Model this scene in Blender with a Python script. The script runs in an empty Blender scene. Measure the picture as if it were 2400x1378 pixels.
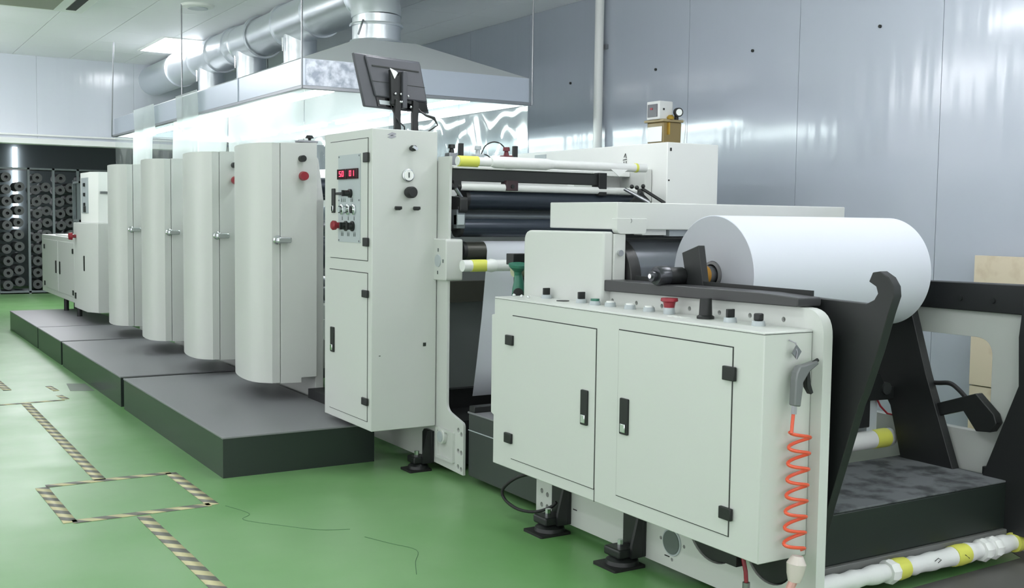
import bpy, bmesh, math, random
from mathutils import Vector, Matrix
random.seed(7)
PI = math.pi
sc = bpy.context.scene
COL = sc.collection

# ------------------------------------------------------------------ camera
F = 2576.0
def _n(v): return Vector(v).normalized()
_Y = _n((-1580, -201, F)); _X = Vector((4200, -126, F)); _X = (_X - _Y * _X.dot(_Y)).normalized()
_Z = _X.cross(_Y)
if _Z.y > 0: _Z = -_Z
cam = bpy.data.cameras.new('camera'); cam.lens = F / 2400 * 36; cam.sensor_width = 36
cam.clip_start = 0.05; cam.clip_end = 100
co = bpy.data.objects.new('camera', cam); COL.objects.link(co)
M = Matrix(((_X.x, -_X.y, -_X.z, 0), (_Y.x, -_Y.y, -_Y.z, 0), (_Z.x, -_Z.y, -_Z.z, 1.5), (0, 0, 0, 1)))
co.matrix_world = M
sc.camera = co

# ------------------------------------------------------------------ world, exposure
w = bpy.data.worlds.new('world'); sc.world = w; w.use_nodes = True
bg = w.node_tree.nodes['Background']
bg.inputs[0].default_value = (0.95, 0.97, 1.0, 1); bg.inputs[1].default_value = 1.35
sc.view_settings.view_transform = 'Standard'; sc.view_settings.look = 'None'
sc.view_settings.gamma = 1; sc.view_settings.use_curve_mapping = False
sc.view_settings.exposure = 0.25
LAMP = 11.0        # ceiling light panel and the added unseen battens
HOODLAMP = 55.0   # tube lamps under the hood

# ------------------------------------------------------------------ materials
MATS = {}
def srgb(r, g, b):
    f = lambda c: (c / 255 / 12.92) if c / 255 <= 0.04045 else ((c / 255 + 0.055) / 1.055) ** 2.4
    return (f(r), f(g), f(b), 1)
def mat(name, col, rough=0.5, metal=0.0, bump=None, emit=None, alpha=None, spec=None, noise=None):
    m = bpy.data.materials.new(name); m.use_nodes = True
    nt = m.node_tree; b = nt.nodes['Principled BSDF']
    b.inputs['Base Color'].default_value = srgb(*col)
    b.inputs['Roughness'].default_value = rough; b.inputs['Metallic'].default_value = metal
    if spec is not None: b.inputs['Specular IOR Level'].default_value = spec
    if emit: b.inputs['Emission Color'].default_value = srgb(*emit[0]); b.inputs['Emission Strength'].default_value = emit[1]
    tc = None
    if noise or bump:
        tc = nt.nodes.new('ShaderNodeTexCoord')
    if noise:   # (scale, colour2, low, high)
        n = nt.nodes.new('ShaderNodeTexNoise'); n.inputs['Scale'].default_value = noise[0]; n.inputs['Detail'].default_value = 5
        r = nt.nodes.new('ShaderNodeValToRGB'); r.color_ramp.elements[0].position = noise[2]; r.color_ramp.elements[1].position = noise[3]
        r.color_ramp.elements[0].color = srgb(*col); r.color_ramp.elements[1].color = srgb(*noise[1])
        nt.links.new(tc.outputs['Object'], n.inputs['Vector']); nt.links.new(n.outputs['Fac'], r.inputs[0]); nt.links.new(r.outputs[0], b.inputs['Base Color'])
    if bump:    # (scale, strength, distance, stretch)
        n = nt.nodes.new('ShaderNodeTexNoise'); n.inputs['Scale'].default_value = bump[0]; n.inputs['Detail'].default_value = 3
        mp = nt.nodes.new('ShaderNodeMapping')
        if len(bump) > 3: mp.inputs['Scale'].default_value = bump[3]
        bp = nt.nodes.new('ShaderNodeBump'); bp.inputs['Strength'].default_value = bump[1]; bp.inputs['Distance'].default_value = bump[2]
        nt.links.new(tc.outputs['Object'], mp.inputs[0]); nt.links.new(mp.outputs[0], n.inputs['Vector'])
        nt.links.new(n.outputs['Fac'], bp.inputs['Height']); nt.links.new(bp.outputs[0], b.inputs['Normal'])
    MATS[name] = m
    return m
WHITE = mat('white_paint', (201, 204, 200), 0.38, bump=(40, 0.05, 0.002))
WHITE2 = mat('white_paint_bright', (236, 238, 235), 0.4)
SEAM = mat('seam_dark', (40, 44, 42), 0.7)
BLACK = mat('black_plastic', (24, 27, 27), 0.45)
DARK = mat('dark_paint', (45, 48, 48), 0.5)
DARK2 = mat('black_steel', (30, 32, 33), 0.5)
RUBBER = mat('rubber', (22, 22, 23), 0.6)
CHROME = mat('chrome', (215, 218, 220), 0.15, 1.0)
STEEL = mat('brushed_steel', (150, 152, 155), 0.32, 1.0)
RED = mat('red_plastic', (142, 36, 48), 0.35)
GREENP = mat('green_enamel', (50, 112, 92), 0.3)
PANEL = mat('grey_overlay', (176, 184, 187), 0.4)
PAPER = mat('white_paper', (216, 219, 229), 0.75)
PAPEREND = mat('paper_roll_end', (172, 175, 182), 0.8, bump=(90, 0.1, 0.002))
PIPEW = mat('white_wrap', (226, 228, 226), 0.4, bump=(9, 0.35, 0.02))
YELLOW = mat('yellow_tape', (214, 216, 96), 0.45)
PLATTOP = mat('platform_grey', (122, 123, 126), 0.42, bump=(60, 0.1, 0.001))
PLATSIDE = mat('platform_side', (44, 52, 49), 0.25)
ROLLER = mat('dark_roller', (50, 58, 68), 0.28, 0.3, bump=(14, .12, .01))
ROLLERG = mat('grey_roller', (120, 128, 132), 0.35, 0.4)
FILM = mat('grey_film', (120, 124, 130), 0.2, 0.55)
DUCT = mat('galvanised_duct', (226, 231, 235), 0.33, 0.9, bump=(6, 0.25, 0.02))
GALV = mat('galvanised_sheet', (186, 194, 203), 0.3, 0.6)
MOTTLE = mat('mottled_galvanised', (150, 158, 170), 0.35, 0.6, noise=(16, (214, 219, 226), 0.38, 0.62))
TAN = mat('tan_tank', (128, 112, 72), 0.3)
BRASS = mat('brass', (196, 160, 70), 0.3, 0.8)
AMBER = mat('amber_sleeve', (196, 140, 50), 0.4)
ORANGE = mat('orange_hose', (228, 92, 62), 0.3)
MONITOR = mat('monitor_shell', (72, 74, 80), 0.4)
SCREEN = mat('screen_black', (12, 13, 15), 0.1)
CLOTH = mat('milky_film', (214, 222, 216), 0.35)
WOODM = mat('pale_wood', (214, 202, 178), 0.6, noise=(5.5, (186, 168, 140), 0.5, 0.72))
FAR = mat('dark_room', (128, 138, 142), 0.8)
RACKR = mat('dark_roll', (84, 88, 88), 0.5)
RACKP = mat('rack_post', (120, 130, 132), 0.5)
LEDRED = mat('led_red', (255, 60, 90), 0.4, emit=((255, 60, 90), 2.5))
LEDBG = mat('led_window', (50, 12, 20), 0.2)
LIGHTM = mat('light_panel', (255, 255, 255), 0.5, emit=((250, 250, 255), LAMP))
HOODM = mat('tube_lamp_glow', (255, 255, 255), 0.5, emit=((240, 250, 250), HOODLAMP))
SLOTM = mat('daylight_gap', (255, 255, 255), 0.5, emit=((245, 250, 255), 6))
AMOUNT = mat('amount_marks', (90, 96, 96), 0.7)

def _wallmat():
    m = mat('wall_panel', (176, 183, 193), 0.13)
    nt = m.node_tree; b = nt.nodes['Principled BSDF']
    tc = nt.nodes.new('ShaderNodeTexCoord'); mp = nt.nodes.new('ShaderNodeMapping'); mp.inputs['Scale'].default_value = (1, 1, 0.06)
    n = nt.nodes.new('ShaderNodeTexNoise'); n.inputs['Scale'].default_value = 9; n.inputs['Detail'].default_value = 1.5
    bp = nt.nodes.new('ShaderNodeBump'); bp.inputs['Strength'].default_value = 0.22; bp.inputs['Distance'].default_value = 0.02
    nt.links.new(tc.outputs['Object'], mp.inputs[0]); nt.links.new(mp.outputs[0], n.inputs[0])
    nt.links.new(n.outputs['Fac'], bp.inputs['Height']); nt.links.new(bp.outputs[0], b.inputs['Normal'])
    return m
WALL = _wallmat()
WALLB = WALL.copy(); WALLB.node_tree.nodes['Principled BSDF'].inputs['Base Color'].default_value = srgb(208, 213, 222)
def _floormat():
    m = mat('green_epoxy', (118, 168, 118), 0.3, spec=0.85)
    nt = m.node_tree; b = nt.nodes['Principled BSDF']
    tc = nt.nodes.new('ShaderNodeTexCoord')
    n = nt.nodes.new('ShaderNodeTexNoise'); n.inputs['Scale'].default_value = 0.9; n.inputs['Detail'].default_value = 6
    r = nt.nodes.new('ShaderNodeValToRGB'); r.color_ramp.elements[0].position = 0.35; r.color_ramp.elements[1].position = 0.7
    r.color_ramp.elements[0].color = srgb(96, 146, 84); r.color_ramp.elements[1].color = srgb(118, 158, 108)
    n2 = nt.nodes.new('ShaderNodeTexNoise'); n2.inputs['Scale'].default_value = 2.4; n2.inputs['Detail'].default_value = 8
    mr = nt.nodes.new('ShaderNodeMapRange'); mr.inputs[3].default_value = 0.22; mr.inputs[4].default_value = 0.48
    nt.links.new(tc.outputs['Object'], n.inputs[0]); nt.links.new(tc.outputs['Object'], n2.inputs[0])
    nt.links.new(n.outputs['Fac'], r.inputs[0]); nt.links.new(r.outputs[0], b.inputs['Base Color'])
    nt.links.new(n2.outputs['Fac'], mr.inputs[0]); nt.links.new(mr.outputs[0], b.inputs['Roughness'])
    return m
FLOOR = _floormat()
def _tapemat():
    m = mat('hazard_tape', (200, 192, 140), 0.5)
    nt = m.node_tree; b = nt.nodes['Principled BSDF']
    tc = nt.nodes.new('ShaderNodeTexCoord'); sp = nt.nodes.new('ShaderNodeSeparateXYZ')
    a = nt.nodes.new('ShaderNodeMath'); a.operation = 'ADD'
    mu = nt.nodes.new('ShaderNodeMath'); mu.operation = 'MULTIPLY'; mu.inputs[1].default_value = 7.0
    fr = nt.nodes.new('ShaderNodeMath'); fr.operation = 'FRACT'
    gt = nt.nodes.new('ShaderNodeMath'); gt.operation = 'GREATER_THAN'; gt.inputs[1].default_value = 0.5
    mx = nt.nodes.new('ShaderNodeMix'); mx.data_type = 'RGBA'
    mx.inputs['A'].default_value = srgb(190, 184, 142); mx.inputs['B'].default_value = srgb(104, 104, 96)
    L = nt.links.new
    L(tc.outputs['Object'], sp.inputs[0]); L(sp.outputs[0], a.inputs[0]); L(sp.outputs[1], a.inputs[1])
    L(a.outputs[0], mu.inputs[0]); L(mu.outputs[0], fr.inputs[0]); L(fr.outputs[0], gt.inputs[0]); L(gt.outputs[0], mx.inputs['Factor']); L(mx.outputs['Result'], b.inputs['Base Color'])
    return m
TAPE = _tapemat()
def _vinyl(name, milky):
    m = bpy.data.materials.new(name); m.use_nodes = True; nt = m.node_tree
    for n in list(nt.nodes): nt.nodes.remove(n)
    out = nt.nodes.new('ShaderNodeOutputMaterial')
    tr = nt.nodes.new('ShaderNodeBsdfTransparent'); tr.inputs[0].default_value = (0.94, 0.98, 0.97, 1)
    df = nt.nodes.new('ShaderNodeBsdfDiffuse'); df.inputs[0].default_value = (0.85, 0.9, 0.88, 1)
    tl = nt.nodes.new('ShaderNodeBsdfTranslucent'); tl.inputs[0].default_value = (0.85, 0.92, 0.9, 1)
    gl = nt.nodes.new('ShaderNodeBsdfGlossy'); gl.inputs['Roughness'].default_value = 0.08
    tc = nt.nodes.new('ShaderNodeTexCoord'); mp = nt.nodes.new('ShaderNodeMapping'); mp.inputs['Scale'].default_value = (1, 1, 0.5)
    nz = nt.nodes.new('ShaderNodeTexNoise'); nz.inputs['Scale'].default_value = 2.2; nz.inputs['Detail'].default_value = 1
    bp = nt.nodes.new('ShaderNodeBump'); bp.inputs['Strength'].default_value = 0.7; bp.inputs['Distance'].default_value = 0.05
    m1 = nt.nodes.new('ShaderNodeMixShader'); m1.inputs[0].default_value = 0.5
    m2 = nt.nodes.new('ShaderNodeMixShader'); m2.inputs[0].default_value = milky
    m3 = nt.nodes.new('ShaderNodeMixShader'); m3.inputs[0].default_value = 0.12
    L = nt.links.new
    L(tc.outputs['Object'], mp.inputs[0]); L(mp.outputs[0], nz.inputs[0]); L(nz.outputs['Fac'], bp.inputs['Height']); L(bp.outputs[0], gl.inputs['Normal'])
    L(df.outputs[0], m1.inputs[1]); L(tl.outputs[0], m1.inputs[2]); L(tr.outputs[0], m2.inputs[1]); L(m1.outputs[0], m2.inputs[2])
    L(m2.outputs[0], m3.inputs[1]); L(gl.outputs[0], m3.inputs[2]); L(m3.outputs[0], out.inputs[0])
    return m
VCLEAR = _vinyl('clear_vinyl', 0.10)
VMILK = _vinyl('milky_vinyl', 0.62)

# ------------------------------------------------------------------ mesh helpers
ORG = {}     # object name -> world position of its origin
def fillet(pts, r, seg=6, which=None):
    """round the corners of a 2D polygon; r may be a list"""
    out = []; n = len(pts)
    for i in range(n):
        p = Vector(pts[i]); a = Vector(pts[i - 1]); c = Vector(pts[(i + 1) % n])
        rr = r[i] if isinstance(r, (list, tuple)) else r
        if rr <= 0: out.append(tuple(p)); continue
        u = (a - p).normalized(); v = (c - p).normalized()
        ang = u.angle(v)
        d = min(rr / math.tan(ang / 2), (a - p).length * .49, (c - p).length * .49)
        s = p + u * d; e = p + v * d
        for k in range(seg + 1):
            t = k / seg
            q = s * (1 - t) ** 2 + p * 2 * t * (1 - t) + e * t ** 2
            out.append((q.x, q.y))
    return out
def circ(cx, cy, r, n=24, ry=None): return [(cx + r * math.cos(2 * PI * k / n), cy + (ry or r) * math.sin(2 * PI * k / n)) for k in range(n)]
def rrect(x0, x1, y0, y1, r, seg=5): return fillet([(x0, y0), (x1, y0), (x1, y1), (x0, y1)], r, seg)
def sm(pts, sub=5):
    P = [Vector(p) for p in pts]; out = []
    for i in range(len(P) - 1):
        a, b, c_, d = P[max(i - 1, 0)], P[i], P[i + 1], P[min(i + 2, len(P) - 1)]
        for k in range(sub):
            t = k / sub
            out.append(.5 * ((2 * b) + (-a + c_) * t + (2 * a - 5 * b + 4 * c_ - d) * t * t + (-a + 3 * b - 3 * c_ + d) * t ** 3))
    return out + [P[-1]]
class MB:
    def __init__(s): s.bm = bmesh.new()
    def box(s, x0, x1, y0, y1, z0, z1, rot=None, piv=None):
        vs = [s.bm.verts.new((x, y, z)) for x in (x0, x1) for y in (y0, y1) for z in (z0, z1)]
        for f in ((0, 1, 3, 2), (4, 6, 7, 5), (0, 4, 5, 1), (2, 3, 7, 6), (0, 2, 6, 4), (1, 5, 7, 3)):
            s.bm.faces.new([vs[i] for i in f])
        if rot:
            P = Vector(piv) if piv else Vector(((x0 + x1) / 2, (y0 + y1) / 2, (z0 + z1) / 2))
            R = Matrix.Rotation(rot[1], 4, rot[0])
            for v in vs: v.co = P + R @ (v.co - P)
        return s
    def cyl(s, p0, p1, r0, r1=None, n=28, cap=True):
        return s.lathe(p0, p1, [(0, r0), (1, r0 if r1 is None else r1)], n, cap)
    def lathe(s, p0, p1, prof, n=28, cap=True):
        """prof: (t along axis 0..1, radius)"""
        p0 = Vector(p0); p1 = Vector(p1); d = (p1 - p0); a = d.normalized()
        u = a.orthogonal().normalized(); v = a.cross(u)
        rings = []
        for t, r in prof:
            c = p0 + d * t
            rings.append([s.bm.verts.new(c + (u * math.cos(2 * PI * k / n) + v * math.sin(2 * PI * k / n)) * max(r, 1e-5)) for k in range(n)])
        for A, B in zip(rings, rings[1:]):
            for k in range(n): s.bm.faces.new((A[k], A[(k + 1) % n], B[(k + 1) % n], B[k]))
        if cap:
            s.bm.faces.new(rings[0][::-1]); s.bm.faces.new(rings[-1])
        return s
    def tube(s, pts, r, n=10):
        pts = [Vector(p) for p in pts]; prev = None; u = None
        for i, p in enumerate(pts):
            d = (pts[min(i + 1, len(pts) - 1)] - pts[max(i - 1, 0)]).normalized()
            if u is None: u = d.orthogonal().normalized()
            u = (u - d * u.dot(d)).normalized(); v = d.cross(u)
            rr = r[i] if isinstance(r, (list, tuple)) else r
            ring = [s.bm.verts.new(p + (u * math.cos(2 * PI * k / n) + v * math.sin(2 * PI * k / n)) * rr) for k in range(n)]
            if prev:
                for k in range(n): s.bm.faces.new((prev[k], prev[(k + 1) % n], ring[(k + 1) % n], ring[k]))
            else: s.bm.faces.new(ring[::-1])
            prev = ring
        s.bm.faces.new(prev); return s
    def plate(s, outer, ax, a, b, holes=()):
        """prism with holes; ax = axis of the extrusion; 2D points are the other two axes in order"""
        def P(q, t):
            return {'x': (t, q[0], q[1]), 'y': (q[0], t, q[1]), 'z': (q[0], q[1], t)}[ax]
        if not holes:
            A = [s.bm.verts.new(P(q, a)) for q in outer]; B = [s.bm.verts.new(P(q, b)) for q in outer]
            n = len(outer)
            s.bm.faces.new(A); s.bm.faces.new(B[::-1])
            for k in range(n): s.bm.faces.new((A[k], B[k], B[(k + 1) % n], A[(k + 1) % n]))
            return s
        t = bmesh.new(); ed = []
        for loop in [outer] + list(holes):
            V = [t.verts.new(P(q, a)) for q in loop]
            for k in range(len(V)): ed.append(t.edges.new((V[k], V[(k + 1) % len(V)])))
        bmesh.ops.triangle_fill(t, use_beauty=True, use_dissolve=False, edges=ed)
        g = bmesh.ops.extrude_face_region(t, geom=t.faces[:])
        dv = Vector(P((0, 0), b)) - Vector(P((0, 0), a))
        bmesh.ops.translate(t, verts=[e for e in g['geom'] if isinstance(e, bmesh.types.BMVert)], vec=dv)
        me = bpy.data.meshes.new('tmp'); t.to_mesh(me); t.free(); s.bm.from_mesh(me); bpy.data.meshes.remove(me)
        return s
    def sphere(s, c, r, sz=1.0, n=16):
        return s.lathe((c[0], c[1], c[2] - r * sz), (c[0], c[1], c[2] + r * sz), [((1 - math.cos(PI * k / 8)) / 2, r * math.sin(PI * k / 8)) for k in range(9)], n)
    def quads(s, grid, loop=False):
        """grid of points -> surface"""
        G = [[s.bm.verts.new(p) for p in row] for row in grid]
        for A, B in zip(G, G[1:]):
            for k in range(len(A) - 1): s.bm.faces.new((A[k], A[k + 1], B[k + 1], B[k]))
        return s
    def solid(s, vs, fs):
        V = [s.bm.verts.new(v) for v in vs]
        for f in fs: s.bm.faces.new([V[i] for i in f])
        return s
    def put(s, name, m, parent=None, bev=0.0, loc=None, label=None, cat=None, group=None, kind=None, solidify=0, flat=False):
        bmesh.ops.recalc_face_normals(s.bm, faces=s.bm.faces)
        if parent is not None: o0 = ORG[parent.name]
        elif loc is not None: o0 = Vector(loc)
        else:
            lo = [min(v.co[i] for v in s.bm.verts) for i in range(3)]; hi = [max(v.co[i] for v in s.bm.verts) for i in range(3)]
            o0 = Vector(((lo[0] + hi[0]) / 2, (lo[1] + hi[1]) / 2, lo[2]))
        for v in s.bm.verts: v.co -= o0
        me = bpy.data.meshes.new(name); s.bm.to_mesh(me); s.bm.free()
        if not flat:
            for p in me.polygons: p.use_smooth = True
            me.set_sharp_from_angle(angle=math.radians(32))
        me.materials.append(m)
        o = bpy.data.objects.new(name, me); COL.objects.link(o); ORG[o.name] = o0
        if parent is not None: o.parent = parent
        else: o.location = o0
        if solidify:
            md = o.modifiers.new('solid', 'SOLIDIFY'); md.thickness = solidify; md.offset = 0
        if bev:
            md = o.modifiers.new('bevel', 'BEVEL'); md.width = bev; md.segments = 2; md.limit_method = 'ANGLE'; md.angle_limit = math.radians(40); md.harden_normals = False
        tag(o, label, cat, group, kind)
        return o
def tag(o, label=None, cat=None, group=None, kind=None):
    if label: o['label'] = label
    if cat: o['category'] = cat
    if group: o['group'] = group
    if kind: o['kind'] = kind
def thing(name, label, cat, loc, group=None):
    o = bpy.data.objects.new(name, None); o.empty_display_size = 0.1; COL.objects.link(o)
    o.location = loc; ORG[o.name] = Vector(loc); tag(o, label, cat, group)
    return o
def copy_tree(o, parent=None):
    c = o.copy(); COL.objects.link(c)
    if parent is not None: c.parent = parent
    ORG[c.name] = ORG[o.name].copy()
    for ch in [x for x in bpy.data.objects if x.parent == o]: copy_tree(ch, c)
    return c
def box(*a, **k): return MB().box(*a, **k)
def cyl(*a, **k): return MB().cyl(*a, **k)
def plate(*a, **k): return MB().plate(*a, **k)

# ================================================================== SETTING
ZC = 3.465; XW = 5.8; YW = 15.25
box(-4, XW, -3, 24, -0.1, 0).put('floor', FLOOR, kind='structure', loc=(0, 0, 0))
# ceiling: tiles with open joints
c = MB()
xs = [-4.155 + 0.675 * k for k in range(15)] + [XW]
ys = [-3.01 + 0.785 * k for k in range(24)] + [YW]
xs = [x for x in xs if x <= XW]
ys = [y for y in ys if y <= YW]
for a, b in zip(xs, xs[1:]):
    for d, e in zip(ys, ys[1:]):
        if b - a > .02 and e - d > .02: c.box(a + .003, b - .003, d + .0015, e - .0015, ZC, ZC + .015)
CEIL = mat('ceiling_tile', (243, 243, 246), 0.5)
c.put('ceiling', CEIL, kind='structure', loc=(0, 0, ZC))
box(-4, XW + .1, -3, YW + .1, ZC + .015, ZC + .05).put('ceiling', SEAM, kind='structure', loc=(0, 0, ZC))
# right wall in sandwich panels with open joints
c = MB()
seams = [YW - 0.0] + [8.0 + 1.195 * k for k in range(6, -8, -1)]
ysw = sorted(set([-1.0] + [8.007 - 1.185 * k + 0 for k in range(-6, 8)] + [YW]))
for a, b in zip(ysw, ysw[1:]):
    if b - a > .02 and b <= YW + .001: c.box(XW, XW + .04, a + .002, b - .002, 0, ZC + .01)
c.put('wall_right', WALL, kind='structure', loc=(XW, 6, 0))
box(XW + .035, XW + .1, -1, 24, 0, ZC + .01).put('wall_right', SEAM, kind='structure', loc=(XW + .05, 6, 0))
for yy, zz in ((7.229, 2.731), (6.099, 2.748), (4.932, 2.764), (8.473, 2.738)):
    cyl((XW - .012, yy, zz), (XW + .003, yy, zz), .011, n=12).put('wall_screw', SEAM, label='small dark screw head in the pale blue wall panels', cat='screw', group='screw heads high on the right wall')
# back wall above the opening
c = MB()
bx = [-4.0, -2.6, -1.4, -.2, 1.0, 2.2, 3.4, 4.6, 5.8]
for a, b in zip(bx, bx[1:]): c.box(a + .001, b - .001, YW, YW + .1, 2.38, ZC + .01)
c.put('wall_back', WALLB, kind='structure', loc=(1, YW, 2.4))
box(-4, XW, YW - .05, YW + .18, 2.35, 2.42).put('trim_1', WHITE2, kind='structure', bev=.004)
box(-4, XW, YW - .03, YW, 2.455, 2.475).put('trim_2', WHITE2, kind='structure')
# dark store room behind
box(-4, XW + .1, 23.8, 23.9, 0, 3.0).put('wall_far', FAR, kind='structure')
box(-4, XW + .1, YW + .1, 23.9, 3.0, 3.05).put('ceiling_store', FAR, kind='structure')
box(-4.1, -4, YW + .1, 23.9, 0, 3.0).put('wall_store', FAR, kind='structure')
box(2.965, 3.05, 23.74, 23.79, 1.15, 2.75).put('window_1', SLOTM, kind='structure')

# ceiling light panels (recessed) ------------------------------------------------
def light_panel(x, y, sx, sy, label):
    t = thing('ceiling_light', label, 'ceiling light', (x, y, ZC - .012), 'recessed ceiling light panels')
    fr = plate(rrect(x - sx, x + sx, y - sy, y + sy, .01), 'z', ZC - .012, ZC + .004, holes=[rrect(x - sx + .03, x + sx - .03, y - sy + .03, y + sy - .03, .005)])
    fr.put('frame', WHITE2, t)
    box(x - sx + .03, x + sx - .03, y - sy + .03, y + sy - .03, ZC - .008, ZC - .002).put('diffuser', LIGHTM, t)
light_panel(3.42, 13.3, .27, .62, 'glowing ceiling light panel above the far end of the round duct')
LIGHTS = [(4.35, 1.3), (4.3, 3.6), (1.2, -1.0), (-1.2, 1.6), (1.4, 3.0), (-1.2, 5.5), (0.3, 8.2), (4.5, -1.6), (0.6, 12.2), (.7, 14.0), (-1.5, 10.0), (2.9, 5.6)]  # unseen lamps; first follows the knob shadows, others added to brighten the room
BATM = mat('fill_batten_glow', (255, 255, 255), 0.5, emit=((250, 250, 255), LAMP * 2.0))
def batten(x, y):
    t = thing('unseen_ceiling_lamp', 'unseen tube lamp added under the tiled ceiling to light the room, out of shot', 'unseen lamp', (x, y, ZC - .25), 'unseen tube lamps added under the ceiling')
    box(x - .03, x + .03, y - .55, y + .55, ZC - .17, ZC - .13).put('housing', WHITE2, t)
    box(x - .07, x + .07, y - .6, y + .6, ZC - .25, ZC - .17).put('tube_cover', BATM, t, bev=.02)
    for d in (-.4, .4): cyl((x, y + d, ZC - .13), (x, y + d, ZC), .005, n=8).put('hanger', STEEL, t)
for x, y in LIGHTS: batten(x, y)
# downlight
t = thing('ceiling_speaker', 'round white recessed ceiling speaker left of the silver duct', 'ceiling speaker', (2.96, 10.6, ZC - .02))
MB().lathe((2.96, 10.6, ZC - .03), (2.96, 10.6, ZC + .003), [(0, .10), (.3, .145), (1, .16)], 32).put('trim_ring', WHITE2, t)
cyl((2.96, 10.6, ZC - .036), (2.96, 10.6, ZC - .02), .095, n=28).put('grille', PANEL, t)
# air conditioner cassette, top left
t = thing('air_conditioner', 'ceiling cassette air conditioner with grey grille at the top left corner', 'air conditioner', (1.35, 10.9, ZC - .05))
box(.85, 2.08, 10.45, 11.48, ZC - .045, ZC + .002).put('surround', WHITE2, t, bev=.008)
box(1.15, 1.8, 10.6, 11.38, ZC - .052, ZC - .04).put('grille', mat('beige_grille', (150, 152, 138), .6), t)
box(1.9, 1.99, 10.65, 11.3, ZC - .052, ZC - .044).put('air_flap', SEAM, t)
# pipe on wall
t = thing('conduit_pipe', 'white vertical pipe running up the pale blue wall', 'pipe', (5.74, 8.0, 2.0))
cyl((5.735, 7.95, 0), (5.735, 7.95, ZC + .01), .04, n=20).put('pipe', WHITE2, t)
box(5.77, 5.8, 7.9, 8.0, 2.98, 3.02).put('bracket', STEEL, t)

# ================================================================== FLOOR TAPE
def tape(x0, y0, x1, y1, wd, label, nm='floor_tape'):
    d = Vector((x1 - x0, y1 - y0)); n = Vector((-d.y, d.x)).normalized() * wd / 2
    rows = []; k = max(2, int(d.length / .06)); 
    for i in range(k + 1):
        p = Vector((x0, y0)) + d * i / k; j = random.uniform(-.003, .003)
        rows.append([(p.x - n.x * (1 + j * 10), p.y - n.y, .0012), (p.x + n.x * (1 + j * 10), p.y + n.y, .0012)])
    MB().quads(rows).put(nm, TAPE, label=label, cat='floor tape', group='worn striped tape marking on the green floor', solidify=.0012)
tape(1.265, 4.0, 1.25, 5.50, .065, 'worn striped tape line running off the bottom of the picture')
tape(1.215, 6.37, 1.21, 9.2, .065, 'worn striped tape line leading back from the taped rectangle')
tape(.93, 6.36, 1.60, 6.36, .065, 'far striped tape side of the taped rectangle')
tape(.93, 5.56, 1.60, 5.56, .065, 'near striped tape side of the taped rectangle')
tape(.92, 5.55, .905, 6.34, .065, 'left striped tape side of the taped rectangle')
tape(1.61, 5.55, 1.60, 6.36, .065, 'right striped tape side of the taped rectangle, nearest the grey platform')
tape(.6, 9.2, 1.50, 9.25, .05, 'faint tape line crossing the floor at left edge of the picture')
tape(1.52, 9.28, 1.50, 9.5, .05, 'short broken piece of floor tape, the nearer of two by the platform')
tape(1.52, 9.75, 1.50, 10.05, .05, 'short broken piece of floor tape, the farther of two by the platform')
tape(1.17, 9.95, 1.15, 10.6, .065, 'faded tape strip touching the left edge of the picture')
plate([(1.62, 9.7), (1.8, 9.62), (1.8, 10.05), (1.66, 10.12)], 'z', 0, .002).put('floor_patch', mat('floor_patch', (112, 124, 112), .6), label='brownish bare patch on the green floor beside the grey platform', cat='floor patch')
def crack(pts, lab):
    MB().tube(sm([(a, b, .0006) for a, b in pts]), .0016, 5).put('floor_crack', mat('crack', (74, 110, 78), .7), label=lab, cat='crack')
crack([(1.66, 5.5), (1.72, 5.3), (1.66, 5.2), (1.80, 5.0), (1.92, 4.86), (2.05, 4.8)], 'thin crack in the green floor beside the taped rectangle')
crack([(2.06, 4.65), (2.12, 4.5), (2.18, 4.35), (2.1, 4.2), (2.03, 4.05)], 'thin crack in the green floor below the white cabinets')

# ================================================================== STEP PLATFORM
segs = [(6.08, 8.62, 'nearest section of the long grey step platform'), (8.72, 11.31, 'second nearest section of the long grey step platform'),
        (11.39, 12.83, 'short third section of the long grey step platform'), (12.87, 15.12, 'farthest section of the long grey step platform')]
for a, b, l in segs:
    t = thing('step_platform', l, 'platform', (2.3, (a + b) / 2, 0), 'grey step platforms along the press')
    box(1.82, 2.76, a, b, .224, .236).put('top_sheet', PLATTOP, t, bev=.003)
    box(1.824, 2.756, a + .004, b - .004, .0, .224).put('box_body', PLATSIDE, t)

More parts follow.
